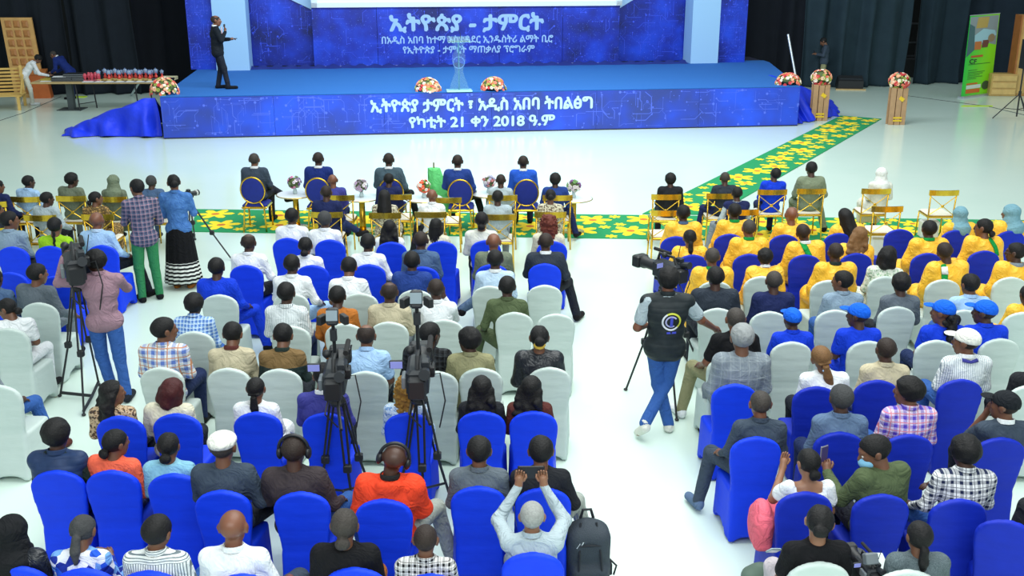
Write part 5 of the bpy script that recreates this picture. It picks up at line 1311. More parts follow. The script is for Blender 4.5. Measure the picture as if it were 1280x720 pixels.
# first white row
seat('man in royal blue suit turned slightly, leftmost white chair row', 271, 336, 'white', 'outr', J_('royal'), 'royal', 'd', 'short', 274, 369, GL)
seat('man in white shirt directly behind the woman with dark bun', 365, 332, 'white', 'outr', S_('white'), 'lightblue', 'd', 'short', 363, 367, GL, 'white')
seat('man in white polo with head lowered, in first white row', 432, 336, 'white', 'down', T_('white'), 'darktrouser', 'm', 'short', 450, 367, GL, 'white')
seat('man in blue suit with black hair, in first white row', 515, 328, 'white', 'rest', J_('suitblue'), 'navy', 'd', 'short', 519, 363, GL, 'suitblue')
seat('man in pale blue shirt on white chair behind the grey-green suit', 619, 326, 'white', 'crossl', S_('paleblue'), 'bluegrey', 'd', 'short', 612, 358, GL, 'white', sx=1.03)
# second white row
seat('man in pale blue checked shirt on the left white row', 243, 382, 'white', 'lean', S_('plaid_blue'), 'jeans', 'd', 'afro', 242, 415, GL, 'plaid_blue')
seat('man in white pinstriped shirt with cropped hair', 358, 368, 'white', 'rest', S_('stripe_fine'), 'darkjeans', 'd', 'short', 363, 408, GL, 'stripe_fine')
seat('man in orange-brown sweater with lowered head', 422, 372, 'white', 'lean', S_('tan'), 'darktrouser', 'd', 'short', 430, 405, GL)
seat('man in beige shirt between orange-brown sweater and plain white shirt', 487, 367, 'white', 'rest', S_('beige'), 'grey', 'd', 'balding', 486, 403, GL, 'beige', sx=1.03)
seat('man in white shirt behind the second camera light', 545, 363, 'white', 'chin', S_('white'), 'darktrouser', 'd', 'buzz', 555, 400, GL, 'white')
seat('man in olive shirt leaning on a white chair', 634, 360, 'white', 'outl', S_('olive'), 'olive', 'd', 'short', 643, 391, GL, 'olive')
# third white row
seat('man in white, blue and orange plaid shirt looking right', 206, 414, 'white', 'right', S_('plaid_multi'), 'darkjeans', 'm', 'short', 201, 460, GL, 'plaid_multi', sx=1.04)
seat('man in beige sweater with purple collar and faded haircut', 291, 420, 'white', 'down', S_('beige'), 'darktrouser', 'm', 'short', 285, 461, GL, 'maroon')
seat('man in brown and dark green pullover with lowered head', 354, 422, 'white', 'down', S_('two_tone'), 'darktrouser', 'm', 'short', 349, 462, GL, 'darkgreen')
seat('man in light blue polo behind the first camera', 458, 422, 'white', 'lean', T_('lightblue'), 'darktrouser', 'm', 'balding', 457, 465, GL, 'lightblue')
seat('man in black checked jacket behind the second camera', 538, 420, 'white', 'right_side', J_('plaid_black'), 'darktrouser', 'd', 'short', 545, 465, GL)
seat('man in khaki shirt looking left, right of the second camera', 586, 427, 'white', 'left', S_('khaki'), 'khaki', 'd', 'afro', 601, 461, GL, 'khaki')
seat('woman in black leather jacket with yellow scrunchie in her hair', 674, 424, 'white', 'rest', J_('leather'), 'darktrouser', 'm', ('bun', 'scrunchie'), 687, 460, GL)
# first near blue row
seat('woman with long curly black hair and flowered top, left of near blue row', 141, 494, 'blue', 'right', S_('floral_dark'), 'darktrouser', 'm', 'longwavy', 149, 521, GL)
seat('woman with reddish-brown bob in cream coat', 214, 491, 'blue', 'tiltr', J_('cream'), 'darktrouser', 'm', 'redbob', 220, 518, GL, sx=1.04)
seat('woman with black braided ponytail and white top', 320, 489, 'blue', 'rest', S_('white'), 'dress:white', 'm', 'braidpony', 321, 516, GL)
seat('man in purple sweater behind the first camera tripod', 405, 473, 'blue', 'down', S_('purple'), 'darktrouser', 'm', 'short', 407, 517, GL, 'white')
seat('woman with curly golden hair in pale blue lace behind second tripod', 510, 506, 'blue', 'restr', S_('floral_lace'), 'dress:floral_lace', 'm', 'curlygold', 510, 517, GL)
seat('woman with black wavy hair and black top, left of the similar pair', 602, 488, 'blue', 'rest', S_('softblack'), 'darktrouser', 'm', 'longwavy', 602, 515, GL)
seat('woman with black wavy hair and maroon top near the aisle', 664, 488, 'blue', 'restr', S_('maroon'), 'darktrouser', 'm', 'longwavy', 667, 515, GL)
# second near blue row
seat('man in navy quilted vest over green sleeves', 71, 545, 'blue', 'outr', (S_('darkgreen'), ('vest', 'quilt_navy')), 'darktrouser', 'd', 'afro', 70, 589, GL, 'quilt_navy')
seat('woman in orange-coral jacket with hair in a bun', 145, 556, 'blue', 'right_side', J_('coral'), 'navy', 'm', 'lowbun', 139, 589, GL)
seat('woman in sky blue top with dark bun', 211, 560, 'blue', 'rest', S_('sky'), 'darktrouser', 'm', 'lowbun', 217, 593, GL)
seat('man in white flat cap and slate suit', 279, 561, 'blue', 'outr', J_('slate'), 'darktrouser', 'm', ('greybuzz', 'flatcap'), 277, 614, GL, sx=1.04)
seat('man with headphones in dark brown jacket', 368, 565, 'blue', 'outr', J_('brownjacket'), 'jeans', 'd', ('buzz', 'headphones'), 376, 616, GL, sx=1.05)
seat('man with headphones in bright orange hooded top', 492, 575, 'blue', 'tiltout', ('hood', 'orange'), 'palepants', 'd', ('headphones',), 479, 625, GL, 'hooddark', sx=1.04)
seat('man in grey shirt with short black hair, right of orange hooded top', 599, 566, 'blue', 'rest', S_('midgrey'), 'bluegrey', 'm', 'short', 598, 609, GL, 'midgrey', sx=1.02)
seat('man in black shirt behind the raised phone, foot in the aisle', 676, 566, 'blue', 'outr', S_('softblack'), 'palepants', 'm', 'short', 679, 611, GL, None, (), 'black', sx=1.02)
# nearest row, left block
seat('woman in black headscarf and leather jacket, bottom left corner', 15, 668, 'blue', 'rest', J_('leather'), 'darktrouser', 'm', 'hijabblack', 20, 709, GL, sx=1.04)
seat('woman with grey-streaked ponytail and blue and white patterned blouse', 105, 672, 'blue', 'down', S_('geo_blue'), 'dress:geo_blue', 'm', 'greypony', 104, 712, GL)
seat('man in white shirt with black pinstripes and yoke', 197, 667, 'blue', 'restr', S_('stripe_yoke'), 'jeans', 'm', 'short', 185, 715, GL, 'stripe_yoke', sx=1.02)
seat('bald man in white shirt, nearest row', 292, 661, 'blue', 'outr', S_('white'), 'slate', 'b', None, 303, 719, GL, 'white', sx=1.02)
seat('woman in black jacket with dark low bun, nearest row', 431, 660, 'blue', 'rest', J_('black'), 'tan', 'm', 'greybun', 443, 711, GL)
seat('man in black and white checked shirt, nearest row', 532, 678, 'blue', 'rest', S_('plaid_bw_small'), 'darkjeans', 'm', 'buzz', 538, 719, GL, 'plaid_bw_small')
seat('bald man in grey shirt raising a phone with both hands', 665, 648, 'blue', 'shoot', S_('palegrey'), 'grey', 'l', 'whiteshort', 666, 692, GL, 'palegrey', sx=1.02)

# far left block
FL = 'seated guests in the far left block'
seat('man in light blue shirt on leftmost gold chair of far left block', 36, 230, 'x', 'right_side', S_('lightblue'), 'darktrouser', 'd', 'short', 31, 246, FL, 'lightblue')
seat('man in grey suit with black hair, far left block front row', 90, 226, 'x', 'right_side', J_('greygreen'), 'grey', 'd', 'afro', 88, 245, FL)
seat('woman in grey-green headscarf beside the standing plaid man', 143, 237, 'x', 'rest', S_('greygreen'), 'dress:greygreen', 'm', 'hijabgreen', 139, 246, FL)
seat('man in denim-blue suit half hidden behind the standing plaid man', 185, 257, 'x', 'outr', J_('steelblue'), 'steelblue', 'd', 'greyshort', 199, 246, FL, None, (), 'black')
seat('man in dark suit cut by the left edge, front row', -1, 245, 'x', 'right_side', J_('navy'), 'darktrouser', 'm', 'short', -12, 252, FL)
seat('man in dark jacket cut by left edge, second row', -4, 270, 'x', 'right', J_('charcoal'), 'darktrouser', 'm', 'short', -14, 285, FL)
seat('man in pale grey-blue suit, second row of far left block', 59, 250, 'x', 'right_side', J_('palegrey'), 'darktrouser', 'd', 'short', 49, 269, FL)
seat('woman with black bun looking right in brown patterned dress', 121, 259, 'x', 'right', S_('floral_brown'), 'dress:floral_brown', 'm', 'lowbun', 121, 268, FL)
seat('man in pale grey shirt looking right, third row of far left block', 12, 277, 'blue', 'right', S_('greyblue'), 'darktrouser', 'm', 'short', 15, 309, FL, 'greyblue')
seat('woman with one long braid and lime green top', 69, 284, 'blue', 'rest', S_('lime'), 'darktrouser', 'm', 'onebraid', 62, 308, FL)
seat('bald man in light blue shirt below the woman in brown dress', 119, 277, 'blue', 'outr', S_('lightblue'), 'darktrouser', 'b', None, 127, 307, FL, 'paleblue', sx=1.03)
seat('man in grey jacket on a white chair left of the cameraman', 37, 344, 'white', 'right_side', J_('midgrey'), 'grey', 'm', 'short', 48, 379, FL)
seat('man in blue shirt cut by the left edge, above the white t-shirt', -6, 350, 'blue', 'rest', S_('steelblue'), 'jeans', 'd', 'short', -20, 372, FL)
seat('woman in white t-shirt holding a phone at the left edge', 9, 388, 'white', 'phone_r', T_('white'), 'white', 'm', 'lowbun', 10, 411, FL)
# right block, gold rows
seat('man in black suit with curly hair, left end of right front row', 838, 226, 'x', 'rest', J_('softblack'), 'darktrouser', 'd', 'afro', 833, 243, GV)
seat('grey-haired man in dark suit in the right front row', 906, 224, 'x', 'outl', J_('charcoal'), 'navy', 'd', 'greybuzz', 902, 242, GV, None, (), 'black')
seat('man in vivid blue suit with tilted head in right front row', 969, 219, 'x', 'tiltr', J_('royal'), 'navy', 'd', 'short', 966, 237, GV)
seat('man in olive suit on the flowered carpet in right front row', 1014, 212, 'x', 'outr', J_('sage'), 'sage', 'd', 'short', 1015, 236, GV, None, (), 'black')
seat('woman in white headscarf and pale dress in right front row', 1101, 224, 'x', 'rest', S_('offwhite'), 'dress:offwhite', 'm', 'hijabwhite', 1096, 236, GV)
seat('man in dark vest over grey shirt in the right second gold row', 921, 245, 'x', 'outl', (S_('palegrey'), ('vest', 'navy')), 'grey', 'd', 'short', 929, 262, GV)
# yellow robes
def yel(label, hx, hy, ck, pn, hr, cx, cy, tone='d', **k): seat(label, hx, hy, ck, pn, ('robe', 'yellow_satin'), 'dress:shawl_yellow', tone, hr, cx, cy, GY_, **k)
yel('yellow-robed man with black hair and blue collar, leftmost in his row', 854, 268, 'dblue', 'rest', 'short', 845, 296, collar='steelblue')
yel('yellow-robed man with green collar, second in the first robed row', 918, 266, 'dblue', 'rest', 'short', 912, 293, collar='sashgreen')
yel('bald yellow-robed man in first robed row below the olive suit', 989, 270, 'dblue', 'rest', None, 981, 294, 'b')
yel('yellow-robed woman with long black hair in first robed row', 1064, 272, 'dblue', 'tiltl', 'long', 1049, 292, 'm')
yel('yellow-robed woman in blue headscarf, left of the two', 1200, 270, 'dblue', 'rest', 'hijabblue', 1196, 288, 'm')
yel('yellow-robed woman in blue headscarf at the right edge', 1263, 268, 'dblue', 'left', 'hijabblue', 1264, 289, 'm')
yel('yellow-robed woman with long black ponytail in second robed row', 862, 299, 'dblue', 'rest', 'ponytail', 866, 319, 'm')
yel('bald yellow-robed man in second robed row, left side', 936, 287, 'dblue', 'rest', 'greybuzz', 937, 318, 'b', collar='sashgreen')
yel('yellow-robed man with green sash over white collar', 1004, 292, 'dblue', 'tiltl', 'buzz', 1007, 319, extras=('sash',), collar='white')
yel('yellow-robed woman with wavy light brown hair', 1073, 296, 'dblue', 'tiltr', 'wavybrown', 1071, 317, 'm')
yel('yellow-robed man with black hair in second robed row, right side', 1161, 288, 'dblue', 'rest', 'short', 1160, 317, collar='sashgreen', sx=1.03)
yel('yellow-robed woman with bun, glasses and green sash', 1229, 286, 'dblue', 'left', ('lowbun', 'glasses'), 1231, 314, 'm', extras=('sashr',))
yel('yellow-robed bald man on white chair in third robed row', 890, 323, 'white', 'rest', 'greybuzz', 894, 352, 'b', collar='sashgreen')
yel('yellow-robed woman with cropped hair and white necklace', 956, 323, 'white', 'lean', 'afro', 952, 346, 'm', collar='white')
yel('yellow-robed man with shaved head, third robed row centre', 1044, 317, 'white', 'rest', 'buzz', 1036, 351, collar='darkgreen')
seat('woman with black bob and white lace shawl among the yellow robes', 1110, 322, 'white', 'right_side', S_('floral_white'), 'dress:floral_white', 'm', 'bob', 1107, 346, GY_)
yel('yellow-robed man with green sash and white patch', 1191, 316, 'white', 'tiltl', 'buzz', 1180, 350, extras=('sashpatch',))
yel('yellow-robed man with glasses and grey collar at the right edge', 1269, 317, 'white', 'left', ('short', 'glasses'), 1264, 347, collar='r:grey')
yel('yellow-robed person half cut by the right edge on a white chair', 1284, 372, 'white', 'rest', 'short', 1279, 391)
# first white row, right block
seat('broad man in charcoal suit behind the yellow robes', 894, 348, 'white', 'broad', J_('charcoal'), 'darktrouser', 'd', 'short', 897, 386, GR, sx=1.03)
seat('man in navy suit with shaved grey hair, right block', 967, 353, 'white', 'rest', J_('navy'), 'darktrouser', 'd', 'greybuzz', 962, 390, GR)
seat('man in grey-blue denim shirt looking left, right block', 1053, 353, 'white', 'left', S_('greyblue'), 'jeans', 'm', 'short', 1044, 388, GR, 'greyblue')
seat('man in grey sweater with black afro, right block', 1126, 356, 'white', 'rest', S_('midgrey'), 'darktrouser', 'd', 'afro', 1122, 384, GR)
seat('man in light blue shirt looking left, right block', 1212, 357, 'white', 'restl', S_('lightblue'), 'jeans', 'm', 'short', 1206, 388, GR, 'lightblue')
# blue caps row
seat('man in black t-shirt beside the standing vest man', 919, 401, 'white', 'outl', T_('black'), 'khaki', 'b', 'greybuzz', 911, 447, GR, None, (), 'white', sx=1.04)
seat('person in blue cap and blue t-shirt, left of the four capped ones', 990, 401, 'white', 'restl', T_('royal'), 'royal', 'd', ('buzz', 'capblue'), 990, 428, GR, 'royal')
seat('person in blue cap, second of the four, leaning over a camera', 1072, 396, 'white', 'left', T_('royal'), 'royal', 'd', ('buzz', 'capblue'), 1086, 427, GR)
seat('woman in blue cap with long black curls', 1178, 392, 'white', 'left', T_('royal'), 'darkjeans', 'm', ('capcurls', 'capblue'), 1171, 426, GR)
seat('man in blue cap and blue polo, rightmost of the four', 1230, 392, 'white', 'left', T_('royal'), 'jeans', 'd', ('buzz', 'capblue'), 1251, 424, GR, 'royal', sx=1.02)
# near blue rows, right block
seat('man in grey knit cap and pale grey checked suit', 927, 424, 'blue', 'rest', J_('check_grey'), 'grey', 'm', ('whiteshort', 'knit'), 919, 481, GR, sx=1.03)
seat('woman in white sweater with golden braided ponytail and hair tie', 1027, 449, 'dblue', 'tiltl', S_('white'), 'darktrouser', 'm', ('goldpony', 'band'), 1021, 484, GR, sx=1.03)
seat('man in sand-coloured shirt with glasses on his head', 1107, 439, 'dblue', 'rest', S_('beige'), 'grey', 'd', ('buzz',), 1097, 476, GR, 'beige', sx=1.02)
seat('man in white cap and white striped shirt with blue lanyard', 1209, 429, 'dblue', 'left', S_('stripe_fine'), 'jeans', 'm', ('buzz', 'capwhite'), 1202, 475, GR, 'white', ('lanyard',), sx=1.04)
seat('person in black jacket leaning in from the right edge', 1294, 452, 'white', 'rest', J_('softblack'), 'darktrouser', 'd', 'short', 1290, 482, GR)
seat('bald man in dark grey shirt at aisle end of near right rows', 950, 507, 'blue', 'outl', S_('slate'), 'slate', 'b', 'greybuzz', 946, 547, GR, 'slate', (), 'bluegrey', sx=1.02)
seat('grey-haired man in faded blue shirt', 1051, 500, 'dblue', 'rest', S_('bluegrey'), 'darkjeans', 'd', 'greyshort', 1050, 541, GR, 'bluegrey', sx=1.03)
seat('man with curly hair in purple and white plaid shirt', 1135, 491, 'dblue', 'left', S_('plaid_purple'), 'jeans', 'm', 'afro', 1137, 544, GR, 'plaid_purple', sx=1.02)
seat('person in black cap and dark grey t-shirt, hand at chin', 1255, 509, 'dblue', 'chinl', T_('slate'), 'darktrouser', 'm', ('buzz', 'capblack'), 1252, 548, GR, 'white')
seat('woman in white puff-sleeved blouse with black bun, hand raised', 1010, 581, 'dblue', 'handup', ('blouse', 'white'), 'pinkcloth', 'l', 'lowbun', 1007, 616, GR, None, ('face',))
seat('man in olive jacket and face mask looking at his phone', 1093, 566, 'dblue', 'phone_r', J_('olive'), 'darktrouser', 'm', ('short', 'mask'), 1103, 619, GR, None, ('face',), sx=1.04)
seat('man in black and white plaid shirt with jeans leg crossed', 1206, 566, 'dblue', 'outl', S_('plaid_bw'), 'jeans', 'd', 'afro', 1200, 625, GR, 'plaid_bw', sx=1.04)
seat('woman in black t-shirt with topknot, nearest right row', 1024, 655, 'white', 'restr', T_('black'), 'pinkgrey', 'l', 'bun', 1025, 704, GR, sx=1.02)
seat('woman in grey tweed jacket with black low ponytail', 1149, 674, 'white', 'rest', J_('tweed'), 'darktrouser', 'm', 'ponytail', 1135, 714, GR)
seat('person in jeans cut off by the right edge near the tilted blue chair', 1312, 600, None, 'lean', S_('softblack'), 'jeans', 'd', 'short', None, None, GR)
seat('person in blue jeans and brown shoes cut off by left edge', -34, 445, None, 'outr', S_('grey'), 'jeans', 'd', 'short', None, None, FL, None, (), 'maroon')

# empty chairs
def empty_cover(kind, px, py, label, rz=0): covered_chair(loc_from_top(px, py, math.radians(rz)), math.radians(rz), kind, label)
empty_cover('white', 681, 357, 'empty white chair directly behind the large charcoal-suited man')
empty_cover('white', 695, 393, 'empty white chair at the aisle above the leather-jacket woman')
empty_cover('blue', 12, 341, 'empty-looking blue chair at left edge above the white t-shirt woman')
empty_cover('blue', 68, 346, 'empty blue chair right beside the standing cameraman')
empty_cover('white', -4, 482, 'empty white chair cut by left edge, above the brown shoe')
empty_cover('dblue', 1125, 287, 'empty deep blue chair among the yellow robes')
empty_cover('dblue', 1262, 652, 'tilted blue chair at the bottom right corner', -22)
empty_cover('white', 1056, 430, 'x') if False else None
def empty_x(px, py, label, rz=0): x_chair(loc_from_top(px, py, 0, .915, -.26), 0, label)
empty_x(834, 263, 'empty gold cross-back chair left of the first yellow-robed man')
empty_x(1110, 258, 'empty gold cross-back chair below the woman in white headscarf')
empty_x(1181, 238, 'empty gold cross-back chair standing alone at right of the front row')
empty_x(558, 247, 'empty gold cross-back chair in front of the green satin cloth')

# ================================================================ STANDING PEOPLE AND THEIR GEAR
def stand(label, px, py, pn, top, bottom, tone, hr, rz, z0=0.0, hgt=None, shoes='black', collar=None, extras=(), group=None, sx=1.0, loc=None):
    p = Vector(loc) if loc is not None else G(px, py, z0); s = 1.0
    if hgt: s = hgt / 1.75
    return person(label, (p.x, p.y, z0 + .002), math.radians(rz), pn, top, bottom, tone, hr, group, s, 0, collar, extras, shoes, sx)
# speaker on the stage (faces right)
POSE['speak'] = standing(yaw=-8, arms={-1: ((.24, .08, 1.14), (.06, .30, 1.16), (.1, 1, .1)), 1: ((.24, .08, 1.16), (.05, .20, 1.34), (-.3, .1, .9))}, legs={-1: ((.10, .05, .5), (.10, -.04, .08), (.12, .12, .035)), 1: ((.10, .10, .5), (.12, .16, .08), (.16, .32, .035))})
spk = G(276, 111, STAGE_H)
stand('man in dark suit and red tie speaking on the stage, facing right', 276, 111, 'speak', J_('inkblue'), 'darktrouser', 'b', 'balding', -68, STAGE_H, 1.95, 'black', 'white', ('face',), sx=1.03)
k = bpy.data.objects[-1]
spr = [o for o in bpy.data.objects if o.get('label', '').startswith('man in dark suit and red tie')][0]
J = POSE['speak']; a = J['chest']
tie = MB(); tie.prism([(-.012, 1.44), (.012, 1.44), (.03, 1.16), (0, 1.12), (-.03, 1.16)], .128, .138, lambda x, z, h: (x, h, z)); tie.build('tie', plain('red_tie', (206, 84, 100), .5), spr)
MB().prism([(-.04, 1.46), (.04, 1.46), (.015, 1.2), (-.015, 1.2)], .115, .127, lambda x, z, h: (x, h, z)).build('shirt_front', cloth('white'), spr)
bpy.context.view_layer.update()
def world_hand(root, pn, s, f=.05, sc=None):
    J = POSE[pn]; M = Matrix.Translation(root.location) @ Matrix.Rotation(root.rotation_euler.z, 4, 'Z') @ Matrix.Diagonal((*root.scale, 1)); return M @ (J['wr', s] + J['hd', s] * f)
def find(lbl): return [o for o in bpy.data.objects if o.get('label', '').startswith(lbl)][0]
h = world_hand(spr, 'speak', 1, .06)
m = empty('microphone', h, 0, 'black microphone held to the speaker\'s chest on the stage', 'microphone'); MB().tube([(0, 0, -.08), (-.01, 0, .09)], .016, 8).build('grip', BLK, m); MB().ball((-.012, 0, .115), .028).build('mesh_head', plain('mic_head', (60, 62, 66), .5, .5), m, True)
h = world_hand(spr, 'speak', -1, .07)
tag(MB().tube([h + V3(-.02, 0, 0), h + V3(.13, -.03, .01)], .012, 6).build('remote_pointer', BLK), 'small dark pointer in the speaker\'s outstretched hand', 'pointer')
# people at the trophy table
POSE['write'] = standing(bend=42, pitch=20, arms={-1: ((.22, .25, 1.2), (.16, .46, 1.30), (.2, .5, .6)), 1: ((.22, .30, 1.25), (.12, .56, 1.38), (-.1, .5, .6))}, legs={-1: ((.10, -.10, .5), (.08, -.26, .09), (.1, -.12, .035)), 1: ((.10, .10, .5), (.12, .12, .08), (.12, .28, .035))})
POSE['bend'] = standing(bend=44, pitch=14, arms={-1: ((.24, .20, 1.18), (.14, .44, 1.26), (0, .6, .4)), 1: ((.24, .20, 1.18), (.14, .44, 1.24), (0, .6, .4))})
stand('person in white trousers and tunic bending over the table to write', 36, 131, 'write', S_('white'), 'offwhite', 'm', 'afro', -62, 0, 1.72, 'white')
stand('man in blue suit bending over the folders behind the table', 94, 126, 'bend', J_('deepblue'), 'navy', 'b', 'greybuzz', 78, 0, 1.74, 'black', 'white', loc=tuple(G(90, 124)))
# man with phone in front of right curtain
POSE['look'] = standing(pitch=32, arms={-1: ((.22, .02, 1.14), (.08, .26, 1.16), (.2, .8, .2)), 1: ((.22, .02, 1.14), (.07, .26, 1.16), (-.2, .8, .2))})
pm = stand('man in slate shirt looking down at his phone before the dark curtain', 1027, 112, 'look', S_('slate'), 'khaki', 'm', 'short', 70, 0, 1.80, 'black')
h = world_hand(pm, 'look', 1, .09); tag(MB().box(h + V3(0, 0, .02), (.008, .04, .075), None, .006).build('phone', BLK), 'dark phone in the hands of the man before the curtain', 'phone')

# vest man
POSE['vest'] = standing(yaw=-4, tilt=2, twist=-4, arms={-1: ((.27, -.02, 1.13), (.16, .22, 1.06), (.5, .6, .1)), 1: ((.34, .06, 1.18), (.52, .30, 1.00), (.4, .8, -.4))},
    legs={-1: ((.02, .10, .50), (-.02, -.10, .20), (.0, -.12, .06)), 1: ((.0, .05, .49), (-.02, .02, .08), (.02, .16, .035))})
J = POSE['vest']; J['kn', -1] = V3(-.03, .07, .50); J['an', -1] = V3(.08, .04, .085); J['toe', -1] = V3(.12, .19, .035)
J['kn', 1] = V3(.05, .08, .52); J['an', 1] = V3(-.19, -.17, .20); J['toe', 1] = V3(-.24, -.12, .06)
vp = G(826, 541)
vm = stand('standing man in black quilted vest and jeans, hand on a seated shoulder', 826, 541, 'vest', [T_('palegrey'), ('vest', 'quilt_black')], 'jeans', 'b', 'afro', 3, 0, 1.80, 'offwhite', 'quilt_black', sx=1.03)
gme = garment('vest', 'vest')
bv = BVHTree.FromPolygons([v.co for v in gme.vertices], [p.vertices for p in gme.polygons])
def vest_print(pts, mat, off, name='emblem_print'):
    V = []
    for x, z in pts:
        h = bv.ray_cast(Vector((x, -1, z)), Vector((0, 1, 0))); V.append((x, (h[0].y if h[0] is not None else -.15) - off, z))
    return obj_from(name, make_mesh(name, V, [tuple(range(len(V)))], mat), vm)
cz, cx_ = 1.235, .02
for k in range(24):
    a0, a1 = k * math.pi / 12, (k + 1) * math.pi / 12; f = lambda r, a: (cx_ + r * math.cos(a), cz + r * math.sin(a))
    if 2 <= k < 21 or True: vest_print([f(.075, a0), f(.092, a0), f(.092, a1), f(.075, a1)], plain('emblem_yellow', (206, 210, 70), .6) if k < 8 or k > 20 else plain('emblem_white', (214, 218, 226), .6), .006)
for k in range(16):
    a0, a1 = k * math.pi / 8 + .6, (k + 1) * math.pi / 8 + .6
    if k < 12: vest_print([f(.045, a0), f(.060, a0), f(.060, a1), f(.045, a1)], plain('emblem_lilac', (170, 170, 214), .6), .006)
vest_print([(cx_ - .014, cz - .05), (cx_ + .014, cz - .05), (cx_ + .014, cz + .04), (cx_ - .012, cz + .05)], plain('emblem_blue', (60, 70, 190), .6), .008)
vest_print([(cx_ - .04, cz - .125), (cx_ + .05, cz - .125), (cx_ + .05, cz - .105), (cx_ - .04, cz - .105)], MATS['emblem_blue'], .006)
# cameraman on the left
POSE['cammanu'] = standing(yaw=44, pitch=4, arms={-1: ((.43, .10, 1.36), (.37, .26, 1.60), (-.6, .2, .6)), 1: ((.24, .20, 1.22), (.02, .36, 1.36), (-.6, .5, .2))}, legs={-1: ((.08, .04, .5), (.0, .0, .08), (.0, .15, .035)), 1: ((.11, -.04, .5), (.15, -.14, .09), (.19, .0, .035))})
cmn = stand('standing cameraman in mauve shirt and jeans, arm over the camera', 143, 497, 'cammanu', S_('mauve'), 'jeans', 'd', 'afro', 14, 0, 1.72, 'darktrouser', 'mauve', sx=1.03)
# plaid man
POSE['talk'] = standing(yaw=20, pitch=4, bend=6, arms={-1: ((.22, .10, 1.14), (.10, .34, 1.16), (.2, .9, .2)), 1: ((.24, .04, 1.12), (.06, .30, 1.04), (-.3, .9, 0))}, legs={-1: ((.11, .02, .5), (.11, .0, .08), (.13, .15, .035)), 1: ((.10, .02, .5), (.13, .04, .08), (.16, .19, .035))})
stand('standing man in plaid shirt and green trousers leaning to the left', 189, 376, 'talk', S_('plaid_red'), 'greenpants', 'm', 'short', 28, 0, 1.76, 'black', 'plaid_red')
# denim lady with skirt
POSE['lady'] = standing(yaw=20, tilt=-3, arms={-1: ((.23, .02, 1.12), (.14, .2, 1.05), (.4, .8, 0)), 1: ((.23, .04, 1.14), (.14, .26, 1.12), (-.3, .8, .1))})
ld = stand('standing woman in denim jacket and black skirt with striped hem', 231, 359, 'lady', S_('denim'), None, 'm', 'bun', 2, 0, 1.70, 'tan', 'denim')
mb = MB(); V = []; F = []; n = 72; rows = [(1.0, .13), (.93, .165), (.82, .19), (.6, .21), (.42, .225), (.25, .245), (.1, .265)]
for i, (z, r_) in enumerate(rows):
    for k in range(n):
        a = 2 * math.pi * k / n; q = r_ * (1 + .06 * (1.1 - z) * math.sin(a * 16)); V.append((q * math.cos(a) * 1.04, q * math.sin(a) * .86, z))
for i in range(len(rows) - 1):
    for k in range(n): F.append((i * n + k, (i + 1) * n + k, (i + 1) * n + (k + 1) % n, i * n + (k + 1) % n))
sk_ = obj_from('skirt', make_mesh('skirt', V, F, cloth('skirt'), True), ld); s = sk_.modifiers.new('s', 'SOLIDIFY'); s.thickness = .01

# ---------------------------------------------------------------- tripods and cameras
CAMB = plain('camera_body', (34, 38, 44), .45); CAMG = plain('camera_grey', (110, 118, 124), .4); TRI = plain('tripod_black', (38, 40, 44), .45, .3); LCD = emis('lcd_screen', (120, 126, 190), .45)
def tripod(label, top, feet, grp='camera tripods', spread=True, pan=None, double=True, low=False):
    root = empty('camera_tripod', (top.x, top.y, 0), 0, label, 'tripod', grp); o = Vector((top.x, top.y, 0)); T = Vector((0, 0, top.z))
    MB().lathe([(.06, -.06), (.075, -.03), (.06, 0), (.04, .04)], T - V3(0, 0, .04), 14).build('bowl_head', TRI, root)
    for f in feet:
        f = f - o; a = T - V3(0, 0, .05); d = (f - a); side = Vector((-d.y, d.x, 0)).normalized(); mid = a + d * .52
        mb = MB()
        a2 = a + Vector((f.x, f.y, 0)).normalized() * .05
        if double: mb.tube([a2 + side * .03, mid + side * .024], .011, 6); mb.tube([a2 - side * .03, mid - side * .024], .011, 6)
        else: mb.tube([a2, mid], .014, 8)
        leg = mb.build('leg', TRI, root); MB().tube([mid - d * .03, f], .012, 8).build('lower_tube', TRI, leg); MB().box(mid, (.035, .028, .035), None, .008).build('leg_clamp', BLK, leg)
        MB().ball(f + V3(0, 0, .015), (.025, .025, .014), 8, 5).build('rubber_foot', BLK, leg)
    if spread:
        c = V3(0, 0, .04 if low else T.z * .25); mb = MB()
        for f in feet: f = f - o; a = T - V3(0, 0, .05); q = a + (f - a) * (.96 if low else .78); mb.tube([c, q], .018 if low else .011, 6)
        mb.build('spreader', TRI, root)
    if pan: MB().tube([T + V3(0, 0, .0), T + pan], [.010, .014], 8).build('pan_handle', TRI, root)
    return root
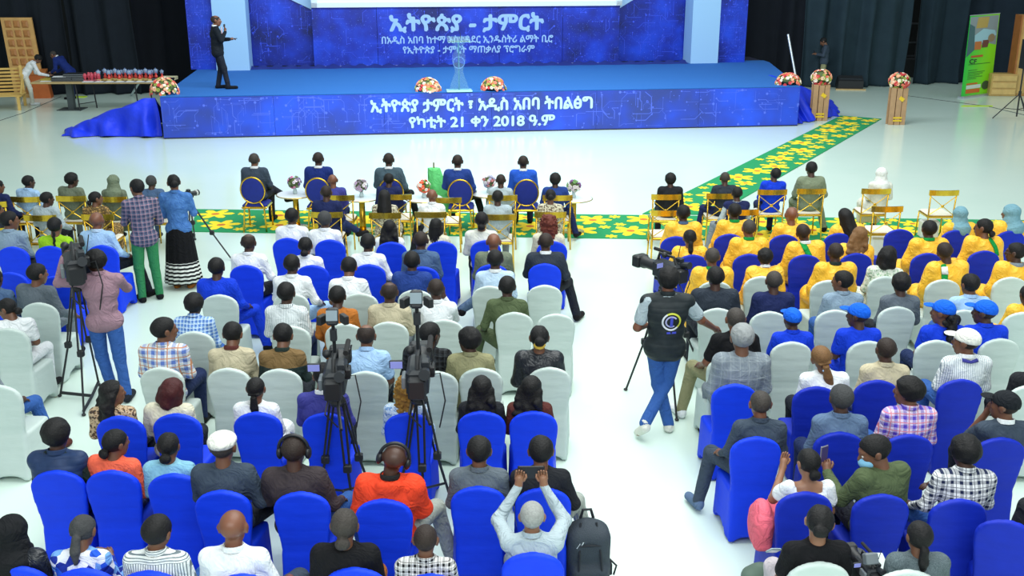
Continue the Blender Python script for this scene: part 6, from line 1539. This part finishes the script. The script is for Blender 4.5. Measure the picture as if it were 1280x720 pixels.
def video_camera(label, loc, rz, pitch=0, light=False, lcd=True, sc=1.0, lz=.5):
    root = empty('video_camera', loc, rz, label, 'camera', 'video cameras'); root.scale = (sc,) * 3; b = lambda c, h, n, m, bv=.01, M=None: MB().box(c, h, M, bv).build(n, m, root)
    b((0, -.02, .12), (.07, .16, .085), 'camera_body', CAMB, .02); b((0, .0, .02), (.05, .12, .02), 'mounting_plate', TRI)
    MB().lathe([(.045, 0), (.055, .03), (.052, .14), (.065, .17), (.065, .2), (.05, .2)], (0, .13, .125), 16, Matrix.Rotation(-math.pi / 2, 3, 'X')).build('lens', BLK, root, True)
    b((0, .38, .125), (.075, .05, .06), 'lens_hood', BLK, .012)
    MB().tube([(0, .12, .2), (0, .1, .27), (0, -.1, .27), (0, -.14, .2)], .014, 8).build('top_handle', BLK, root)
    MB().tube([(.05, -.16, .2), (.05, -.27, .22)], [.03, .036], 10).build('viewfinder', CAMB, root)
    MB().tube([(.07, .02, .27), (.07, .25, .27)], .018, 8).build('shotgun_microphone', plain('foam_dark', (30, 30, 32), .9), root); b((0, -.21, .11), (.055, .045, .065), 'battery_pack', BLK, .01); b((.088, -.06, .17), (.018, .05, .035), 'radio_receiver', BLK, .006); b((-.085, -.1, .12), (.014, .06, .04), 'control_panel', CAMG, .006); b((.05, -.13, .245), (.025, .04, .02), 'cold_shoe_box', CAMB, .005)
    MB().tube([(.085, -.06, .2), (.12, -.06, .36)], .004, 5).build('antenna', BLK, root); MB().tube([(-.03, -.2, .06), (-.05, -.3, -.02), (.02, -.24, -.14)], .006, 5).build('remote_cable', BLK, root)
    MB().ball((-.05, -.02, .285), .03, 8, 6).build('handle_knob', BLK, root, True)
    if lcd:
        l = b((-.135, -.04, .2), (.045, .012, .028), 'side_screen', CAMB, .006); MB().box((-.135, -.054, .2), (.038, .002, .022)).build('lcd_panel', LCD, l)
    if light:
        MB().tube([(0, .02, .27), (0, .0, lz - .06)], .012, 8).build('light_arm', TRI, root)
        b((.0, .0, lz - .13), (.022, .025, .04), 'light_battery', CAMB, .006); q = b((0, -.01, lz), (.038, .035, .058), 'video_light', CAMB, .012, Matrix.Rotation(-.3, 3, 'X')); MB().box((0, -.052, lz + .02), (.036, .004, .034), Matrix.Rotation(-.3, 3, 'X')).build('light_back_panel', plain('pale_screen', (132, 148, 158), .3), q)
        for s in (-1, 1): MB().box((.072 * s, .02, lz - .03), (.018, .04, .03), Matrix.Rotation(.5 * s, 3, 'Z'), .004).build('barn_door', BLK, q)
    MB().tube([(.06, -.1, .15), (.14, -.14, .18), (.17, -.16, .0), (.13, -.12, -.2)], .005, 5).build('cable', BLK, root)
    return root
# two tripods in the middle of the left block
c1 = G(428, 652); tp1 = GY(421, 492, c1.y)
tripod('tripod of the left camera, standing behind the purple sweater man', tp1, [G(394, 640), G(446, 664), G(472, 634)], pan=V3(.10, -.45, -.12))
video_camera('video camera with pale light panel, left of the two central ones', tp1 + V3(0, 0, .01), math.radians(4), light=True, sc=1.26, lz=.54)
c2 = G(527, 650); tp2 = GY(524, 490, c2.y)
tripod('tripod of the right camera, standing before the golden-haired woman', tp2, [G(494, 638), G(531, 664), G(566, 632)], pan=V3(.12, -.42, -.1))
video_camera('video camera with tall pale light panel, right of the two central ones', tp2 + V3(0, 0, .01), math.radians(2), light=True, sc=1.32, lz=.62)
# left cameraman's
f1 = [G(75, 496), G(105, 520), G(124, 482)]; ct = (f1[0] + f1[1] + f1[2]) / 3; tp3 = GY(96, 352, ct.y)
tripod('tripod under the camera of the standing man in mauve shirt', tp3, f1, low=True)
video_camera('shoulder-size video camera steadied by the man in mauve shirt', tp3 + V3(.0, .0, .0), math.radians(24), lcd=False, sc=1.45)
# vest man's
f2 = [G(782, 488), G(846, 526), G(880, 470)]; ct = (f2[0] + f2[1] + f2[2]) / 3; tp4 = GY(832, 352, ct.y)
tripod('tripod in the aisle in front of the man in black vest', tp4, f2, spread=False, double=False)
video_camera('video camera aimed left on the tripod in the aisle', tp4 + V3(0, 0, .0), math.radians(35), sc=1.1)
# DSLR of the woman in denim
f3 = [G(291, 327), G(232, 318), G(262, 292)]; tp5 = GY(237, 250, G(250, 312).y)
f3 = [G(291, 326), G(236, 345), G(244, 300)]
tripod('slim tripod of the photo camera beside the woman in denim jacket', tp5, f3, spread=False, double=False)
dc = empty('photo_camera', tp5 + V3(0, 0, .02), math.radians(-30), 'photo camera with long lens held by the woman in denim jacket', 'camera')
MB().box((0, 0, .07), (.075, .04, .055), None, .015).build('camera_body', CAMB, dc); MB().lathe([(.035, 0), (.042, .05), (.04, .12), (.05, .16), (.04, .16)], (0, .03, .07), 14, Matrix.Rotation(-math.pi / 2, 3, 'X')).build('lens', CAMB, dc, True); MB().box((0, -.01, .14), (.03, .03, .02), None, .008).build('flash_hump', CAMB, dc)
MB().lathe([(.036, .1), (.052, .11), (.052, .13), (.036, .14)], (0, .03, .07), 14, Matrix.Rotation(-math.pi / 2, 3, 'X')).build('lens_ring', plain('pale_ring', (190, 194, 190), .4), dc)
# camera standing in the nearest right row
cc = G(1081, 722, .75)
video_camera('grey video camera lying up between the nearest right-hand women', cc, math.radians(10), light=False, sc=.62)
MB().box((-.02, -.1, .3), (.07, .05, .06), Matrix.Rotation(-.5, 3, 'X'), .01).build('button_panel', CAMG, find('grey video camera lying up'))
f4 = [G(1060, 740), G(1100, 760), G(1110, 735)]; tripod('short tripod below the camera in the nearest right row', cc, [cc + V3(-.3, -.2, -.75), cc + V3(.3, -.2, -.75), cc + V3(0, .3, -.75)], spread=False, double=False)

# phones and bags
sh = find('bald man in grey shirt raising'); a = world_hand(sh, 'shoot', -1, .07); b2 = world_hand(sh, 'shoot', 1, .07)
ph = empty('smartphone', (a + b2) / 2 + V3(0, .02, .03), 0, 'black smartphone raised sideways in both hands of the bald man', 'phone')
MB().box((0, 0, 0), (.095, .006, .045), Matrix.Rotation(-.25, 3, 'X'), .006).build('phone_case', BLK, ph); MB().box((0, -.008, -.002), (.086, .001, .038), Matrix.Rotation(-.25, 3, 'X')).build('phone_screen', plain('dark_screen', (30, 36, 44), .2), ph)
mk = find('man in olive jacket and face mask'); h = world_hand(mk, 'phone_r', -1, .10)
ph = empty('smartphone', h + V3(-.02, .01, .05), math.radians(30), 'smartphone in the raised hand of the man in olive jacket', 'phone')
MB().box((0, 0, 0), (.04, .006, .08), None, .006).build('phone_case', plain('silver_edge', (150, 150, 156), .3, .6), ph); MB().box((0, -.008, 0), (.035, .001, .074)).build('phone_screen', plain('violet_screen', (70, 60, 110), .2), ph)
wl = find('woman in white t-shirt holding a phone'); h = world_hand(wl, 'phone_r', -1, .09)
wl2 = world_hand(wl, 'phone_r', -1, .09)
ph = empty('smartphone', h + V3(.02, 0, .04), 0, 'pale smartphone held by the woman in white t-shirt at left edge', 'phone'); MB().box((0, 0, 0), (.04, .006, .075), None, .006).build('phone_case', plain('silver_edge2', (190, 200, 214), .3), ph); MB().box((0, -.008, 0), (.034, .001, .068)).build('phone_screen', plain('pale_lcd', (150, 180, 220), .2), ph)
# backpack in the aisle
bp = G(733, 740); bk = empty('backpack', (bp.x, bp.y, 0), math.radians(4), 'large black camera backpack standing in the centre aisle', 'backpack')
BPM = plain('backpack_cloth', (48, 58, 68), .75, bmp=.5, bs=120); BPD = plain('backpack_dark', (26, 31, 38), .7)
obj_from('pack_body', sdf_mesh('pack_body', [('b', (0, 0, .30), (.17, .13, .29), .09, None), ('b', (0, -.07, .17), (.15, .12, .15), .06, None), ('e', (0, .02, .50), (.15, .12, .13), None)], .0125, .03, BPM, noise_=(.003, 22, 77)), bk)
o = MB().box((0, -.185, .15), (.12, .025, .11), None, .03).build('front_pocket', BPD, bk)
for x in (-.1, .1): MB().tube([(x, -.13, .05), (x * .95, -.19, .2), (x * .8, -.145, .42), (x * .6, -.02, .625)], .009, 6).build('compression_strap', BPD, bk)
MB().tube([(-.05, .07, .61), (-.03, .08, .68), (.03, .08, .68), (.05, .07, .61)], .012, 8).build('grab_handle', BPD, bk)
MB().tube([(-.1, -.12, .48), (0, -.145, .5), (.1, -.12, .48)], .007, 6).build('zip_line', BPD, bk)
MB().box((.17, -.02, .22), (.02, .03, .05), None, .008).build('side_buckle', BPD, bk); MB().tube([(.17, -.02, .3), (.22, -.05, .26), (.2, -.05, .18)], .008, 6).build('loose_strap', BPD, bk)
for pts in ([(-.10, .47), (-.075, .51), (-.07, .48), (-.05, .52)],): MB().tube([(x, -.138 + .012, z) for x, z in pts], .005, 5).build('small_mark', plain('pale_mark', (200, 210, 216), .5), bk)
for x in (-.03, .02): MB().tube([(x, -.215, .12), (x + .005, -.215, .17), (x + .02, -.215, .165)], .006, 5).build('pocket_mark', MATS['pale_mark'], bk)
# other bags and small things
pk = find('woman in white puff-sleeved'); 
o = obj_from('pink_bag', sdf_mesh('pink_bag', [('e', (0, 0, .12), (.09, .17, .19), None), ('b', (0, 0, .08), (.07, .15, .14), .05, None)], .0125, .03, cloth('pinkcloth'), noise_=(.004, 20, 5))); o.location = V3(pk.location.x - .30, pk.location.y + .02, .46)
tag(o, 'pink bag tucked at the side of the woman in white blouse', 'bag')
gb = G(948, 716, .3); o = obj_from('green_bag', sdf_mesh('green_bag', [('b', (0, 0, .2), (.13, .1, .2), .08, None), ('e', (.02, 0, .36), (.1, .08, .08), None)], .0125, .03, plain('bag_green', (84, 104, 92), .7), noise_=(.006, 20, 6))); o.location = V3(gb.x - .02, gb.y - .1, .002); tag(o, 'grey-green bag standing on the floor beside the black t-shirt woman', 'bag')
pw = find('woman in black t-shirt with topknot'); o = MB().box((0, 0, 0), (.04, .008, .075), Matrix.Rotation(.9, 3, 'X'), .006).build('smartphone', plain('phone_glare', (150, 170, 180), .2)); o.location = V3(pw.location.x - .17, pw.location.y + .30, .74); tag(o, 'bright-screened phone on the knee of the black t-shirt woman', 'phone')
tw = find('woman in grey tweed'); o = MB().box((0, 0, 0), (.14, .1, .012), Matrix.Rotation(.2, 3, 'X'), .006).build('notebook', plain('note_paper', (206, 220, 216), .7)); o.location = V3(tw.location.x - .16, tw.location.y + .36, .655); tag(o, 'pale notebook on the lap of the woman in tweed jacket', 'notebook')
o = obj_from('dark_bag', sdf_mesh('dark_bag', [('b', (0, 0, .09), (.17, .1, .09), .06, None)], .0125, .02, plain('bag_grey', (62, 66, 70), .7), noise_=(.006, 20, 8))); o.location = V3(tw.location.x - .36, tw.location.y + .28, .62); tag(o, 'dark grey bag on the lap between the nearest right-hand women', 'bag')
# green satin cloth standing figure-less: cloth draped over a low rack beside the oval chairs
gs = G(551, 284); V = []; F = []
for i in range(15):
    for j in range(25):
        t = i / 14; a = j / 24 * math.pi * 2; w = .10 + .16 * t; x = math.cos(a) * w * (1 + .12 * math.sin(a * 7 + i * .3)); y = math.sin(a) * w * .6 * (1 + .12 * math.sin(a * 7 + i * .3)); V.append((x - .14 * (1 - t), y, 1.02 - t * .80))
for i in range(14):
    for j in range(24): a = i * 25 + j; F.append((a, a + 25, a + 26, a + 1))
F.append(tuple(range(0, 24)))
gr = empty('green_satin_flag', (gs.x + .02, gs.y + .25, 0), 0, 'pale green satin flag draped on a short stand left of fourth oval chair', 'flag')
obj_from('satin_cloth', make_mesh('satin_cloth', V, F, cloth('greensatin'), True), gr); MB().tube([(-.13, 0, 0), (-.14, 0, 1.12)], .012, 8).build('flag_pole', GOLD(), gr); MB().lathe([(0, 0), (.14, 0), (.14, .02), (.03, .04)], (-.13, 0, 0), 16).build('base', GOLD(), gr)
# white boxes under the gold chairs right (bags on the seats)
for px, py, lb in ((1100, 296, 'white shopping bag on the floor below the empty gold chair'), (1162, 275, 'white paper on the seat left of the lone empty gold chair')):
    g = G(px, py, .3); MB2 = MB().box((g.x, g.y, .15), (.15, .1, .15), None, .02).build('white_bag', plain('bag_white', (222, 228, 230), .6)); tag(MB2, lb, 'bag')

# small things on laps and floor
g = G(571, 566, .0); o = obj_from('handbag', sdf_mesh('handbag', [('b', (0, 0, .11), (.11, .05, .10), .04, None)], .0125, .02, plain('bag_black', (24, 25, 28), .4))); o.location = (g.x, g.y, 0.002); tag(o, 'small black handbag on the floor beside the second camera tripod', 'bag')
bg_ = o; obj_from('strap', MB().tube([(-.08, 0, .18), (-.05, .01, .30), (.05, .01, .30), (.08, 0, .18)], .008, 6).mesh('strap', MATS['bag_black']), bg_)
